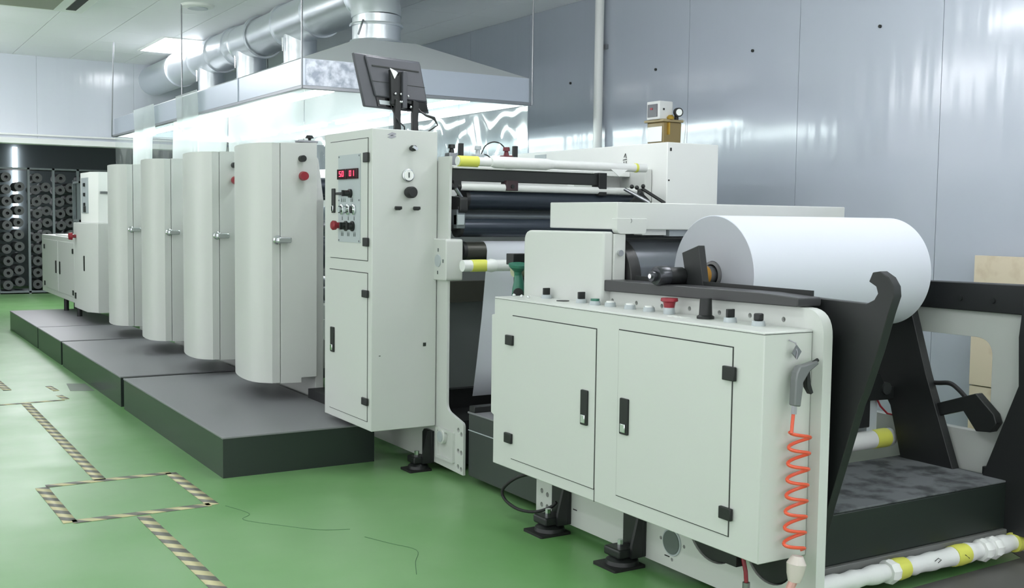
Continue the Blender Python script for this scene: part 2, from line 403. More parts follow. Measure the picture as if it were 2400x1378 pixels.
# ================================================================== PRINT UNIT CABINETS
planc = [(2.521, 7.10), (2.467, 7.10), (2.41, 7.15), (2.376, 7.22), (2.362, 7.32), (2.364, 7.45), (2.383, 7.6), (2.42, 7.76), (2.48, 7.9), (2.56, 8.0), (2.6, 8.03), (2.6, 7.97), (2.521, 7.9)]
def smooth_curve(pts, i0, i1, sub=4):
    out = pts[:i0]
    P = [Vector(p) for p in pts]
    for i in range(i0, i1):
        for k in range(sub):
            t = k / sub; a, b, c_, d = P[max(i - 1, i0)], P[i], P[i + 1], P[min(i + 2, i1)]
            q = .5 * ((2 * b) + (-a + c_) * t + (2 * a - 5 * b + 4 * c_ - d) * t * t + (-a + 3 * b - 3 * c_ + d) * t ** 3)
            out.append((q.x, q.y))
    return out + pts[i1:]
planc = smooth_curve(planc, 1, 10)
def cabinet(lab, grp):
    t = thing('printing_unit_cabinet', lab, 'machine cabinet', (2.6, 7.5, .36), grp)
    plate(planc, 'z', .362, 1.972).put('curved_door', WHITE, t)
    MB().plate([(2.526, .356), (2.674, .35), (2.674, .386), (2.785, .386), (2.785, 1.985), (2.526, 1.975)], 'y', 7.10, 8.0).put('body', WHITE, t, bev=.004)
    h = MB().lathe((2.50, 7.092, 1.327), (2.50, 7.075, 1.327), [(0, .030), (.6, .030), (1, .022)], 20).put('door_handle', CHROME, t, label='chrome door handle')
    MB().plate(rrect(2.495, 2.59, 1.306, 1.345, .016), 'y', 7.052, 7.078).put('lever', CHROME, h, bev=.005)
    return t
GC = 'white curved cabinets of the printing units'
cab0 = cabinet('white curved press cabinet, nearest of the four', GC)
labs = ['white curved press cabinet, second nearest of the four', 'white curved press cabinet, third nearest of the four', 'white curved press cabinet, farthest of the four']
cabs = [cab0]
for l, dy, dx in zip(labs, (1.36, 2.77, 4.24), (-.005, -.015, -.015)):
    o = copy_tree(cab0); o.location = (2.6 + dx, 7.5 + dy, .36); o['label'] = l; cabs.append(o)
def buttons(cabi, dy, dx):
    t = cabs[cabi]; D = Vector((dx, dy, 0)); old = ORG[t.name]
    X_ = 2.672 + dx; b = cyl((X_, 7.1, 1.873), (X_, 7.055, 1.873), .022, n=18).put('selector_knob', BLACK, t, label='black knob')
    r = MB().lathe((X_, 7.1, 1.756), (X_, 7.03, 1.756), [(0, .018), (.5, .018), (.52, .032), (1, .028)], 22).put('emergency_button', RED, t, label='red mushroom button')
    return b, r
b4 = buttons(0, 0, 0)
b3 = buttons(1, 0, -.035)
# small clamp block on top of nearest cabinet
t = cab0
box(2.665, 2.80, 7.12, 7.2, 1.985, 2.0).put('top_bracket', STEEL, t, bev=.002)
MB().lathe((2.75, 7.15, 2.0), (2.75, 7.15, 2.035), [(0, .008), (.4, .012), (.5, .03), (1, .02)], 14).put('top_knob', BLACK, t)

# printing units behind the cabinets (frames and rollers)
def punit(y, lab):
    t = thing('printing_unit', lab, 'printing unit', (3.6, y + .4, 0), 'printing units under the hood')
    for i, x in enumerate((2.80, 4.33)):
        plate(fillet([(y + .02, 0), (y + 1.0, 0), (y + 1.0, 1.6), (y + .85, 1.9), (y + .12, 1.9), (y + .02, 1.6)], .05), 'x', x, x + .06,
              holes=[rrect(y + .25, y + .75, .6, 1.0, .05)] if i else ()).put('side_frame', WHITE, t, bev=.004)
    for (dy, z, r, m) in ((.25, 1.7, .06, ROLLER), (.55, 1.45, .11, ROLLERG), (.75, 1.72, .05, ROLLERG), (.3, 1.2, .09, ROLLER), (.6, .9, .06, STEEL), (.15, 1.42, .04, STEEL)):
        cyl((2.86, y + dy, z), (4.33, y + dy, z), r).put('roller', m, t)
    box(2.86, 4.33, y + .1, y + .9, .35, .42).put('ink_tray', STEEL, t)
    box(2.86, 4.33, y + .1, y + .16, .42, .62).put('cross_beam', WHITE, t)
for k, (y, l) in enumerate(((7.15, 'white framed printing unit behind the nearest curved cabinet'), (8.52, 'white framed printing unit behind the second curved cabinet'),
             (9.93, 'white framed printing unit behind the third curved cabinet'), (11.4, 'white framed printing unit behind the farthest curved cabinet'))): punit(y, l)

# white dryer tray parts visible in the slit between the control cabinet and nearest cabinet
t = thing('ink_station', 'white ink tray station in the gap left of the control cabinet', 'ink station', (3.0, 6.9, .25))
box(2.86, 3.4, 6.86, 7.06, 1.06, 1.10).put('tray_lip', WHITE2, t, bev=.004)
box(2.87, 3.4, 6.88, 7.08, .98, 1.06).put('tray', WHITE, t, bev=.004)
box(2.86, 3.2, 7.02, 7.1, 1.18, 1.35).put('cover', WHITE, t, bev=.003)
cyl((2.98, 6.98, .30), (2.98, 6.98, .98), .12).put('drum', WHITE, t)
box(2.88, 2.96, 6.98, 7.08, 1.38, 1.65).put('black_guard', BLACK, t)
box(2.74, 3.3, 6.7, 7.15, .236, .30).put('base_plate', DARK2, t)

# ================================================================== FAR LEFT CABINETS
t = thing('delivery_cabinet', 'white two-tier cabinet with grey side controls behind the curved cabinets', 'machine cabinet', (2.6, 13.2, .35))
plate([(2.36, 12.98), (2.45, 12.8), (2.9, 12.8), (2.9, 13.75), (2.36, 13.75)], 'z', .37, 1.37).put('lower_body', WHITE, t, bev=.006)
plate([(2.40, 12.97), (2.47, 12.85), (2.9, 12.85), (2.9, 13.5), (2.40, 13.5)], 'z', 1.37, 1.94).put('upper_body', WHITE2, t, bev=.006)
box(2.393, 2.401, 13.03, 13.42, 1.48, 1.88).put('control_overlay', PANEL, t)
for z, s in ((1.80, .02), (1.69, .02), (1.58, .018)): box(2.375, 2.394, 13.2 - s, 13.2 + s, z - s, z + s).put('switch', BLACK, t)
box(2.38, 2.394, 13.16, 13.25, 1.49, 1.56).put('display', SEAM, t)
MB().box(2.49, 2.64, 12.835, 12.85, 1.70, 1.725).put('pull_handle', STEEL, t)
box(2.352, 2.361, 13.08, 13.12, .83, 1.0).put('latch', BLACK, t)
box(2.35, 2.361, 13.62, 13.68, .48, .55).put('hinge', BLACK, t)
MB().lathe((2.36, 13.6, 1.21), (2.28, 13.6, 1.21), [(0, .02), (.5, .02), (.52, .045), (1, .04)], 20).put('emergency_button', RED, t, label='red mushroom button')
t = thing('rewinder_cabinet', 'low white two-door cabinet at the far left end of the press', 'machine cabinet', (2.6, 14.9, .35))
box(2.40, 2.9, 13.78, 16.4, .40, 1.18).put('body', WHITE, t, bev=.006)
for a, b in ((13.95, 15.05), (15.1, 16.2)):
    d = box(2.394, 2.401, a, b, .47, 1.12).put('door', WHITE, t, bev=.002)
    yh = b - .12 if a < 14 else a + .12
    box(2.386, 2.395, yh - .03, yh + .03, .70, .86).put('latch', BLACK, d)
    yy = a + .06 if a < 14 else b - .06
    for z in (.52, 1.02): box(2.386, 2.395, yy - .035, yy + .035, z - .03, z + .03).put('hinge', BLACK, d)
box(2.5, 2.85, 13.8, 14.2, 1.18, 1.33).put('raised_cover', WHITE, t, bev=.01)
box(2.45, 2.8, 14.3, 15.6, 1.18, 1.20).put('work_surface', WHITE2, t, bev=.004)
cyl((2.46, 14.0, .236), (2.46, 14.0, .40), .03).put('foot', BLACK, t)
cyl((2.46, 14.9, .236), (2.46, 14.9, .40), .03).put('foot', BLACK, t)
cyl((2.8, 16.2, .0), (2.8, 16.2, .40), .03).put('foot', BLACK, t)
t = thing('storage_shelf', 'grey metal shelf unit standing behind the low white cabinet', 'shelf', (3.3, 16.4, 0))
for x in (2.95, 3.1, 3.9):
    for y in (16.6, 17.1): box(x - .02, x + .02, y - .02, y + .02, 0, 1.95).put('post', RACKP, t)
for z in (.4, .9, 1.35, 1.9): box(2.93, 3.92, 16.58, 17.12, z, z + .03).put('shelf_board', RACKP, t)
for x, z, m, l in ((3.2, 1.38, WHITE2, 'white carton on the middle board of the grey shelf unit'), (3.5, .93, RACKR, 'dark box on the lower board of the grey shelf unit'), (3.4, 1.38, RACKR, 'dark box beside the white carton on the grey shelf unit')):
    box(x - .08, x + .08, 16.7, 17.0, z, z + .22).put('carton', m, bev=.004, label=l, cat='box')

t = thing('ceiling_light', 'unseen light panel added to brighten the store room, hidden by the wall above the opening', 'ceiling light', (2.5, 18.5, 2.98))  # added fill panel, out of view, lifts the store room walls and racks
box(1.9, 3.1, 17.9, 19.1, 2.985, 3.0).put('housing', WHITE2, t)
box(1.95, 3.05, 17.95, 19.05, 2.98, 2.986).put('diffuser', mat('store_fill_lamp', (255, 255, 255), .5, emit=((250, 250, 255), 32)), t)
# ---- rack of dark rolls in the store room
t = thing('roll_rack', 'dark steel roll rack against the far wall of the store room', 'rack', (3.3, 21.8, 0))
for x in (2.42, 2.94, 3.36, 3.78, 4.4): box(x - .02, x + .02, 21.5, 21.56, 0, 2.27).put('post', RACKP, t)
for z in (.02, 2.24): box(2.4, 4.42, 21.5, 22.2, z, z + .03).put('rail', RACKP, t)
rollproto = None
for ix, x in enumerate((2.58, 2.78, 3.08, 3.24, 3.48, 3.66, 3.90, 4.10, 4.28)):
    for iz in range(10):
        z = .16 + iz * .215 + (ix % 2) * .05
        if z > 2.14: continue
        x_ = x + random.uniform(-.015, .015); y_ = 21.55 + random.uniform(-.05, .08)
        if rollproto is None:
            rollproto = MB().lathe((x_, y_ + .6, z), (x_, y_, z), [(0, .085), (1, .085), (1, .03), (.8, .028)], 16).put('material_roll', RACKR, loc=(x_, y_, z), label='dark roll lying end-on in the store room rack', cat='roll', group='dark rolls stacked in the store room rack')
            base = rollproto
        else:
            o = base.copy(); COL.objects.link(o); o.location = (x_, y_, z)
for x in (.9, 1.5, 2.1):
    for iz in range(6):
        o = base.copy(); COL.objects.link(o); o.location = (x + random.uniform(-.1, .1), 21.7, .15 + iz * .3)
t = thing('roll_rack', 'dark rack at the left edge of the picture in the store room', 'rack', (1.5, 21.8, 0))
for x in (.7, 1.3, 1.9, 2.36): box(x - .02, x + .02, 21.5, 21.56, 0, 2.27).put('post', RACKP, t)
box(.68, 2.38, 21.5, 22.2, 2.24, 2.27).put('rail', RACKP, t)

# ================================================================== HOOD
HX0, HX1, HY0, HY1 = 2.826, 4.716, 7.477, 13.70
t = thing('exhaust_hood', 'long galvanised exhaust hood hanging over the printing units', 'exhaust hood', (3.77, 10.6, 2.4))
sk = MB()
ly = [7.477, 8.95, 10.45, 11.95, 13.7]
sk.plate([(HX0, HY0), (HX1, HY0), (HX1, HY1), (HX0, HY1)], 'z', 2.405, 2.60, holes=[[(HX0 + .012, HY0 + .012), (HX1 - .012, HY0 + .012), (HX1 - .012, HY1 - .012), (HX0 + .012, HY1 - .012)]])
sk.put('skirt', GALV, t)
box(HX0 + .02, 3.36, HY0 - .004, HY0, 2.415, 2.597).put('end_patch', MOTTLE, t, label='mottled galvanised end patch')
for y in ly[1:-1]: box(HX0 - .008, HX0, y - .006, y + .006, 2.41, 2.60).put('skirt_seam', GALV, t)
plate([(HX0 - .02, HY0 - .02), (HX1 + .02, HY0 - .02), (HX1 + .02, HY1 + .02), (HX0 - .02, HY1 + .02)], 'z', 2.385, 2.41, holes=[[(HX0 + .02, HY0 + .02), (HX1 - .02, HY0 + .02), (HX1 - .02, HY1 - .02), (HX0 + .02, HY1 - .02)]]).put('bottom_rail', STEEL, t, bev=.003)
# sloping roof
r0 = [(HX0, HY0, 2.60), (HX1, HY0, 2.60), (HX1, HY1, 2.60), (HX0, HY1, 2.60)]
r1 = [(3.42, 7.84, 2.84), (3.90, 7.84, 2.84), (3.90, 13.2, 2.84), (3.42, 13.2, 2.84)]
MB().solid(r0 + r1, [(0, 1, 5, 4), (1, 2, 6, 5), (2, 3, 7, 6), (3, 0, 4, 7), (4, 5, 6, 7)]).put('sloping_roof', mat('hood_roof', (192, 197, 198), .45, .2), t, flat=True)
for x, y in ((2.812, 7.46), (4.735, 7.46), (2.81, 10.618), (2.80, 13.72), (4.735, 13.72), (4.735, 10.6)):
    cyl((x, y, 2.39), (x - .02 * (y > 13), y - .25 * (y > 13 and x < 3), ZC), .007, n=10).put('hanging_rod', STEEL, label={2.812: 'thin steel rod holding up the near left corner of the hood', 4.735: 'thin steel rod holding up a wall-side corner of the hood', 2.81: 'thin steel rod holding the middle of the hood on the aisle side', 2.8: 'thin steel rod holding up the far left corner of the hood'}[x] + (', the nearest' if x == 4.735 and y < 8 else ', the middle one' if x == 4.735 and y < 11 else ', the farthest' if x == 4.735 else ''), cat='rod', group='rods hanging the hood from the ceiling')
# lamps under the hood
for x, l in ((3.15, 'aisle side'), (4.3, 'wall side')):
    for k in range(4):
        y0 = 7.7 + k * 1.5
        t2 = thing('tube_lamp', 'bright tube lamp under the hood, %s, %s of the row of four' % (l, ('nearest', 'second nearest', 'third', 'farthest')[k]), 'lamp', (x, y0 + .6, 2.36), 'tube lamps under the hood')
        box(x - .05, x + .05, y0, y0 + 1.25, 2.44, 2.48).put('housing', WHITE2, t2)
        cyl((x, y0 + .02, 2.42), (x, y0 + 1.23, 2.42), .016, n=12).put('tube', HOODM, t2)
# curtains
def curtain(p0, p1, z0, z1, m, lab, seed, amp=.018, flare=.03):
    rnd = random.Random(seed); rows = []
    p0 = Vector(p0); p1 = Vector(p1); d = (p1 - p0); n = Vector((-d.y, d.x)).normalized()
    K = max(8, int(d.length / .035)); ph = rnd.uniform(0, 6); ph2 = rnd.uniform(0, 6)
    for j in range(13):
        t_ = j / 12; z = z1 + (z0 - z1) * t_; row = []
        for i in range(K + 1):
            s_ = i / K * d.length
            wv = amp * t_ * (math.sin(s_ * 9 + ph) + .6 * math.sin(s_ * 17 + ph2 + t_ * 2)) + flare * t_ * .3
            zz = z + (.018 * math.sin(s_ * 6 + ph2) if j == 12 else 0)
            q = p0 + d * (i / K) + n * wv
            row.append((q.x, q.y, zz))
        rows.append(row)
    MB().quads(rows).put('vinyl_curtain', m, label=lab, cat='plastic curtain', group='plastic sheets hanging below the hood')
ordn = ['nearest', 'second nearest', 'third', 'fourth', 'fifth', 'sixth', 'farthest']
for k in range(7):
    y0 = HY0 + k * .887; y1 = y0 + .93
    curtain((HX0 + .01 + .012 * (k % 2), y0), (HX0 + .01 + .012 * (k % 2), min(y1, HY1)), 1.99, 2.41, (VMILK, VMILK, VMILK, VMILK, VCLEAR, VMILK, VCLEAR)[k], 'plastic sheet hanging on the aisle side of the hood, %s of seven' % ordn[k], 11 + k)
curtain((HX0 + .02, HY0 + .01), (3.5, HY0 + .01), 1.98, 2.41, VMILK, 'milky plastic sheet hanging below the near hood edge behind the monitor', 31)
curtain((3.48, HY0 + .02), (4.10, HY0 + .02), 1.97, 2.40, VCLEAR, 'clear plastic sheet right of the monitor below the near hood edge', 32)
curtain((4.08, HY0 + .01), (HX1, HY0 + .01), 2.02, 2.40, VCLEAR, 'wrinkled clear plastic sheet at the right corner of the hood', 33, .03)
curtain((HX1 - .01, HY0), (HX1 - .01, HY1), 2.0, 2.40, VCLEAR, 'long clear plastic sheet on the wall side of the hood', 34)
for (y0, y1, z0, sd, l) in ((10.0, 10.75, 2.28, 51, 'loose milky film draped over the middle of the hood skirt'), (11.6, 12.5, 2.30, 52, 'loose milky film draped over the far part of the hood skirt')):
    curtain((HX0 - .045, y1), (HX0 - .045, y0), z0, 2.607, VMILK, l, sd, .02)

# ================================================================== DUCT
A = Vector((3.66, 8.285, 3.26)); B = Vector((3.66, 15.25, 3.26)); D = B - A
t = thing('ventilation_duct', 'shiny round galvanised duct running above the hood to the back', 'duct', (3.62, 11.4, 2.9))
R = .197
MB().lathe(A, B, [(0, R), (.27, R), (.271, R * .94), (.44, R * .94), (.441, R), (1, R)], 48).put('main_pipe', DUCT, t)
for f in (.0, .14, .25, .36, .47, .56, .66, .80):
    p = A + D * f
    MB().lathe(p - D * .004, p + D * .004, [(0, R), (0, R + .016), (1, R + .016), (1, R)], 48, cap=False).put('joint_ring', DUCT, t)
# elbow at the near end
pts = []; rr = .215
for k in range(8):
    a = PI / 2 * k / 7
    pts.append((3.66, 8.285 - math.sin(a) * rr, 3.26 - rr + math.cos(a) * rr))
MB().tube([A + D * .01] + pts[1:], [R] * 8, 40).put('elbow', DUCT, t)
yb_ = pts[-1][1]
MB().lathe((3.66, yb_, 2.83), (3.66, yb_, 3.06), [(0, .215), (.05, .215), (.07, .19), (1, .19)], 40).put('collar', DUCT, t)
for z in (2.845, 2.975): MB().lathe((3.66, yb_, z), (3.66, yb_, z + .02), [(0, .18), (0, .208), (.5, .212), (1, .208), (1, .18)], 40, cap=False).put('clamp_band', DUCT, t)
MB().tube([(3.49, yb_ - .13, 3.0), (3.46, yb_ - .16, 2.95), (3.44, yb_ - .15, 2.88)], .008, 8).put('clamp_lever', STEEL, t)
for k, y in enumerate((9.75, 11.15, 12.55)):
    xx = 3.66
    MB().lathe((xx, y, 2.84), (xx, y, 3.16), [(0, .17), (.1, .17), (.12, .15), (1, .15)], 32).put('branch_pipe', DUCT, t)
    MB().lathe((xx - .17, y, 2.98), (xx - .17, y - .0, 3.10), [(0, .004), (1, .01)], 8).put('damper_handle', CHROME, t)
box(3.44, 3.88, 7.85, 8.29, 2.832, 2.842).put('base_flange', GALV, t, bev=.003)

# ================================================================== CONTROL CABINET
x0 = 2.555
t = thing('control_cabinet', 'tall white control cabinet with red digital displays and black knobs', 'control cabinet', (2.76, 6.0, .27))
box(x0, 2.965, 5.682, 6.385, .27, 1.985).put('body', WHITE, t, bev=.004)
def door(parent, xf, ya, yb, za, zb, name='door'):
    """flush door on an x = const face, drawn by a dark joint and a thin leaf"""
    box(xf - .0015, xf + .002, ya - .004, yb + .004, za - .004, zb + .004).put('door_gap', SEAM, parent)
    return box(xf - .004, xf + .001, ya, yb, za, zb).put(name, WHITE, parent)
d1 = door(t, x0, 5.738, 6.287, 1.243, 1.932)
d2 = door(t, x0, 5.738, 6.30, .322, 1.169)
plate(rrect(5.832, 6.154, 1.34, 1.85, .004), 'x', x0 - .008, x0 - .003).put('control_overlay', PANEL, d1)
ov = [o for o in bpy.data.objects if o.name.startswith('control_overlay')][-1]
for ya, yb in ((6.01, 6.147), (5.855, 6.0)):
    s = box(x0 - .02, x0 - .007, ya, yb, 1.708, 1.768).put('display', LEDBG, d1, bev=.002, label='digital display with red digits')
    # seven-segment digits
    g = MB(); w_ = .026; h_ = .032
    def digit(ch, yc, zc, g=g, w_=w_, h_=h_):
        segd = {'0': 'abcdef', '1': 'bc', '5': 'acdfg', '8': 'abcdefg'}[ch]; th = .0045
        X = (x0 - .0215, x0 - .0195)
        S = {'a': (-w_ / 2, w_ / 2, h_ / 2 - th, h_ / 2), 'd': (-w_ / 2, w_ / 2, -h_ / 2, -h_ / 2 + th), 'g': (-w_ / 2, w_ / 2, -th / 2, th / 2),
             'f': (w_ / 2 - th, w_ / 2, 0, h_ / 2), 'e': (w_ / 2 - th, w_ / 2, -h_ / 2, 0), 'b': (-w_ / 2, -w_ / 2 + th, 0, h_ / 2), 'c': (-w_ / 2, -w_ / 2 + th, -h_ / 2, 0)}
        for q in segd:
            a, b, c_, d_ = S[q]; g.box(X[0], X[1], yc + a, yc + b, zc + c_, zc + d_)
    ym = (ya + yb) / 2
    txt = '50' if ya > 6 else '01'
    digit(txt[0], ym + .02, 1.74); digit(txt[1], ym - .02, 1.74)
    g.put('digits', LEDRED, s)
def knob_x(parent, y, z, xf=x0 - .008, r=.02, d=.035, m=BLACK, name='selector_knob', ring=True):
    k = MB().lathe((xf, y, z), (xf - d, y, z), [(0, r * 1.15), (.3, r * 1.15), (.35, r * .85), (1, r * .8)], 20).put(name, m, parent)
    if ring: MB().box(xf - d - .012, xf - d + .002, y - .005, y + .005, z - r * .8, z + r * .8).put('grip', m, k)
knob_x(d1, 5.965, 1.625, r=.022, d=.045); 
box(x0 - .03, x0 - .008, 6.06, 6.145, 1.617, 1.633).put('rotary_handle', BLACK, d1, bev=.003)
for y in (6.09, 6.0, 5.915):
    b = MB().lathe((x0 - .008, y, 1.531), (x0 - .03, y, 1.531), [(0, .03), (.4, .03), (.5, .024), (1, .022)], 20).put('push_button', CHROME, d1)
    cyl((x0 - .028, y, 1.531), (x0 - .034, y, 1.531), .017, n=16).put('button_cap', BLACK if y == 5.915 else PANEL, b)
MB().lathe((x0 - .008, 6.13, 1.437), (x0 - .06, 6.13, 1.437), [(0, .018), (.45, .018), (.5, .027), (.85, .029), (1, .022)], 24).put('emergency_button', RED, d1, label='red mushroom emergency button')
for y in (6.03, 5.935): knob_x(d1, y, 1.435, r=.026, d=.03)
g = MB()
for z, yl in ((1.585, (6.10, 6.075, 6.05, 5.96, 5.94)), (1.478, (6.09, 6.0, 5.915)), (1.385, (6.10, 6.08, 6.01, 5.99, 5.92, 5.90))):
    for y in yl: g.box(x0 - .0095, x0 - .0078, y - .004, y + .004, z - .01, z + .01); g.box(x0 - .0095, x0 - .0078, y - .007, y + .007, z + .013, z + .015)
g.put('printed_marks', AMOUNT, d1)
g = MB()
for y in (5.845, 6.142):
    for z in (1.35, 1.84, 1.585): g.cyl((x0 - .008, y, z), (x0 - .011, y, z), .005, n=10)
g.put('overlay_screws', STEEL, d1)
def hinge(parent, xf, ya, yb, za, zb): 
    MB().box(xf - .014, xf, ya, yb, za, zb).put('hinge', BLACK, parent, bev=.003)
for za, zb in ((1.797, 1.852), (1.323, 1.372)): hinge(d1, x0 - .003, 5.716, 5.779, za, zb)
for za, zb in ((1.032, 1.074), (.414, .456)): hinge(d2, x0 - .003, 5.716, 5.79, za, zb)
def latch(parent, xf, ya, yb, za, zb):
    l = plate(rrect(ya, yb, za, zb, .006), 'x', xf - .010, xf).put('latch', BLACK, parent, bev=.002)
    box(xf - .016, xf - .009, ya + (yb - ya) * .2, yb - (yb - ya) * .2, za + (zb - za) * .06, za + (zb - za) * .30).put('latch_button', CHROME, l, bev=.003)
latch(d1, x0 - .003, 6.205, 6.25, 1.511, 1.657)
latch(d2, x0 - .003, 6.215, 6.268, .668, .82)
# end face fittings (facing -y)
YF = 5.682
def knob_y(parent, x, z, r, d, m=BLACK, name='knob', grip=False):
    k = MB().lathe((x, YF, z), (x, YF - d, z), [(0, r * .7), (.35, r * .7), (.4, r), (.9, r * .92), (1, r * .7)], 22).put(name, m, parent, label='black knob')
    return k
knob_y(t, 2.795, 1.882, .018, .05)
MB().box(2.78, 2.81, YF - .06, YF - .04, 1.874, 1.890, rot=('Y', .5)).put('key', CHROME, t)
gz = MB().lathe((2.772, YF, 1.729), (2.772, YF - .022, 1.729), [(0, .036), (.8, .036), (.85, .031), (1, .031)], 32).put('pressure_gauge', CHROME, t, label='round dial gauge')
cyl((2.772, YF - .012, 1.729), (2.772, YF - .0235, 1.729), .029, n=28).put('dial', WHITE2, gz)
MB().box(2.768, 2.776, YF - .025, YF - .0232, 1.715, 1.745).put('needle', AMOUNT, gz)
k = MB().lathe((2.778, YF, 1.632), (2.778, YF - .07, 1.632), [(0, .026), (.25, .026), (.3, .033), (.8, .033), (1, .026)], 24).put('regulator_knob', DARK2, t, label='large black regulator knob')
for x in (2.704, 2.82):
    k = cyl((x, YF, 1.541), (x, YF - .045, 1.541), .011, n=16).put('toggle_valve', BLACK, t)
    MB().box(x - .03, x + .012, YF - .055, YF - .038, 1.534, 1.552).put('lever', BLACK, k, bev=.004)
box(2.88, 2.898, YF - .004, YF + .002, .745, .765).put('cable_hole', SEAM, t)
box(2.60, 2.61, YF - .002, YF + .002, .70, .704).put('scratch', SEAM, t)
# emblem sticker near the top
g = MB()
for dz, s in ((0, 1), (-.015, 1)):
    g.plate([(2.645, 1.953 + dz), (2.675, 1.968 + dz), (2.70, 1.962 + dz), (2.70, 1.957 + dz), (2.672, 1.947 + dz)], 'y', YF - .0015, YF + .001)
g.put('emblem', STEEL, t)

# ================================================================== MONITOR
t = thing('monitor', 'dark grey monitor seen from behind on a stand atop the control cabinet', 'monitor', (2.85, 5.9, 1.985))
q = [(2.532, 2.427), (2.955, 2.407), (3.006, 2.105), (2.591, 2.122)]
def tiltq(pts, ya, yb, til=.10):
    vs = [(x, ya + (z - 2.26) * til, z) for x, z in pts] + [(x, yb + (z - 2.26) * til, z) for x, z in pts]
    n = len(pts); fs = [tuple(range(n)), tuple(range(2 * n - 1, n - 1, -1))] + [(i, i + n, (i + 1) % n + n, (i + 1) % n) for i in range(n)]
    return MB().solid(vs, fs)
def lerpq(a, b, u, v):   # bilinear inside q: u right, v down
    T = Vector(q[0]).lerp(Vector(q[1]), u); Bm = Vector(q[3]).lerp(Vector(q[2]), u); r = T.lerp(Bm, v); return (r.x, r.y)
sh = tiltq(q, 5.885, 5.915).put('shell', MONITOR, t, bev=.006)
tiltq([lerpq(0, 0, .03, .04), lerpq(0, 0, .97, .04), lerpq(0, 0, .97, .94), lerpq(0, 0, .03, .94)], 5.914, 5.918).put('screen', SCREEN, t)
tiltq([lerpq(0, 0, .15, .03), lerpq(0, 0, .985, .03), lerpq(0, 0, .985, .79), lerpq(0, 0, .18, .79)], 5.868, 5.888).put('rear_hump', MONITOR, t, bev=.008)
tiltq([lerpq(0, 0, .17, .50), lerpq(0, 0, .985, .50), lerpq(0, 0, .985, .508), lerpq(0, 0, .17, .508)], 5.866, 5.869).put('panel_line', SEAM, t)
tiltq([lerpq(0, 0, .22, .20), lerpq(0, 0, .93, .20), lerpq(0, 0, .93, .225), lerpq(0, 0, .22, .225)], 5.864, 5.869).put('vent_slot', SEAM, t)
tiltq([lerpq(0, 0, .2, .80), lerpq(0, 0, .97, .80), lerpq(0, 0, .97, .97), lerpq(0, 0, .2, .97)], 5.878, 5.887).put('port_recess', SCREEN, t)
tiltq([lerpq(0, 0, .23, .85), lerpq(0, 0, .42, .85), lerpq(0, 0, .45, .93), lerpq(0, 0, .23, .93)], 5.874, 5.88).put('rating_label', PANEL, t)
MB().plate(fillet([(2.73, 2.345), (2.78, 2.30), (2.80, 2.34), (2.82, 2.14), (2.74, 2.14)], .006), 'y', 5.825, 5.855).put('mount_plate', BLACK, t, bev=.003)
box(2.80, 2.828, 5.80, 5.86, 2.12, 2.33).put('tilt_bar', MONITOR, t, bev=.003)
MB().plate([(2.725, 2.345), (2.765, 2.33), (2.775, 2.32), (2.755, 2.285)], 'y', 5.82, 5.824).put('warning_tag', WHITE2, t)
for x in (2.775, 2.888):
    MB().plate([(x - .018, 1.985), (x + .02, 1.985), (x + .016, 2.06), (x + .022, 2.16), (x - .016, 2.17), (x - .02, 2.08)], 'y', 5.81, 5.84).put('post', BLACK, t, bev=.004)
    box(x - .035, x + .035, 5.79, 5.87, 1.985, 1.993).put('foot_plate', BLACK, t)
for x, z in ((2.76, 2.20), (2.795, 2.20), (2.84, 2.19), (2.80, 2.155), (2.855, 2.13), (2.79, 2.155)):
    MB().sphere((x, 5.822 + (z - 2.26) * .1, z), .008, n=10).put('bolt', CHROME, t)
MB().tube([(2.75, 5.86, 2.14), (2.755, 5.82, 2.08), (2.775, 5.8, 2.04), (2.80, 5.78, 2.01), (2.81, 5.80, 1.99)], .004, 8).put('cable', BLACK, t)
MB().tube([(2.905, 5.86, 2.16), (2.92, 5.82, 2.11), (2.945, 5.79, 2.085), (2.985, 5.77, 2.07), (3.005, 5.76, 2.03), (2.95, 5.78, 1.989)], [.004, .005, .007, .010, .004, .004], 8).put('cable', BLACK, t)

# ================================================================== MAIN FRAME COLUMN (rewind/feed station)
t = thing('frame_column', 'white side frame column right of the control cabinet with its foot block', 'machine frame', (3.0, 5.6, .04))
poly = [(5.352, .04), (5.352, .335), (5.555, .385), (5.555, 1.10), (5.54, 1.84), (5.685, 1.84), (5.685, .05)]
holes = [circ(y, z, .014, 12) for y, z in ((5.41, .29), (5.375, .27), (5.41, .17), (5.375, .165), (5.41, .08), (5.375, .07))]
plate(fillet(poly, [0, .03, .06, 0, 0, 0, 0]), 'x', 2.97, 2.986, holes=holes).put('side_frame', WHITE, t, bev=.004)
plate(fillet([(5.45, .09), (5.66, .09), (5.66, .27), (5.45, .27)], .01), 'x', 2.955, 2.972, holes=[rrect(5.475, 5.64, .105, .255, .008)]).put('recess_rim', WHITE, t)
cyl((2.945, 5.585, .225), (2.972, 5.585, .225), .045, n=28).put('round_boss', WHITE, t, bev=.003)
cyl((2.942, 5.585, .225), (2.946, 5.585, .225), .032, n=24).put('boss_hole', PANEL, t)
b = plate(fillet([(5.53, 1.13), (5.70, 1.13), (5.70, 1.37), (5.53, 1.37)], .02), 'x', 2.945, 3.055).put('sensor_box', WHITE, t, bev=.006)
cyl((2.94, 5.625, 1.243), (2.947, 5.625, 1.243), .036, n=28).put('round_window', PANEL, b)
g = MB()
for y, z in ((5.625, 1.305), (5.565, 1.243), (5.63, 1.175)): g.box(2.9435, 2.946, y - .006, y + .006, z - .01, z + .01)
g.put('printed_marks', AMOUNT, b)
t = thing('rear_frame', 'white side frame hidden behind the control cabinet', 'machine frame', (3.0, 6.1, .04))
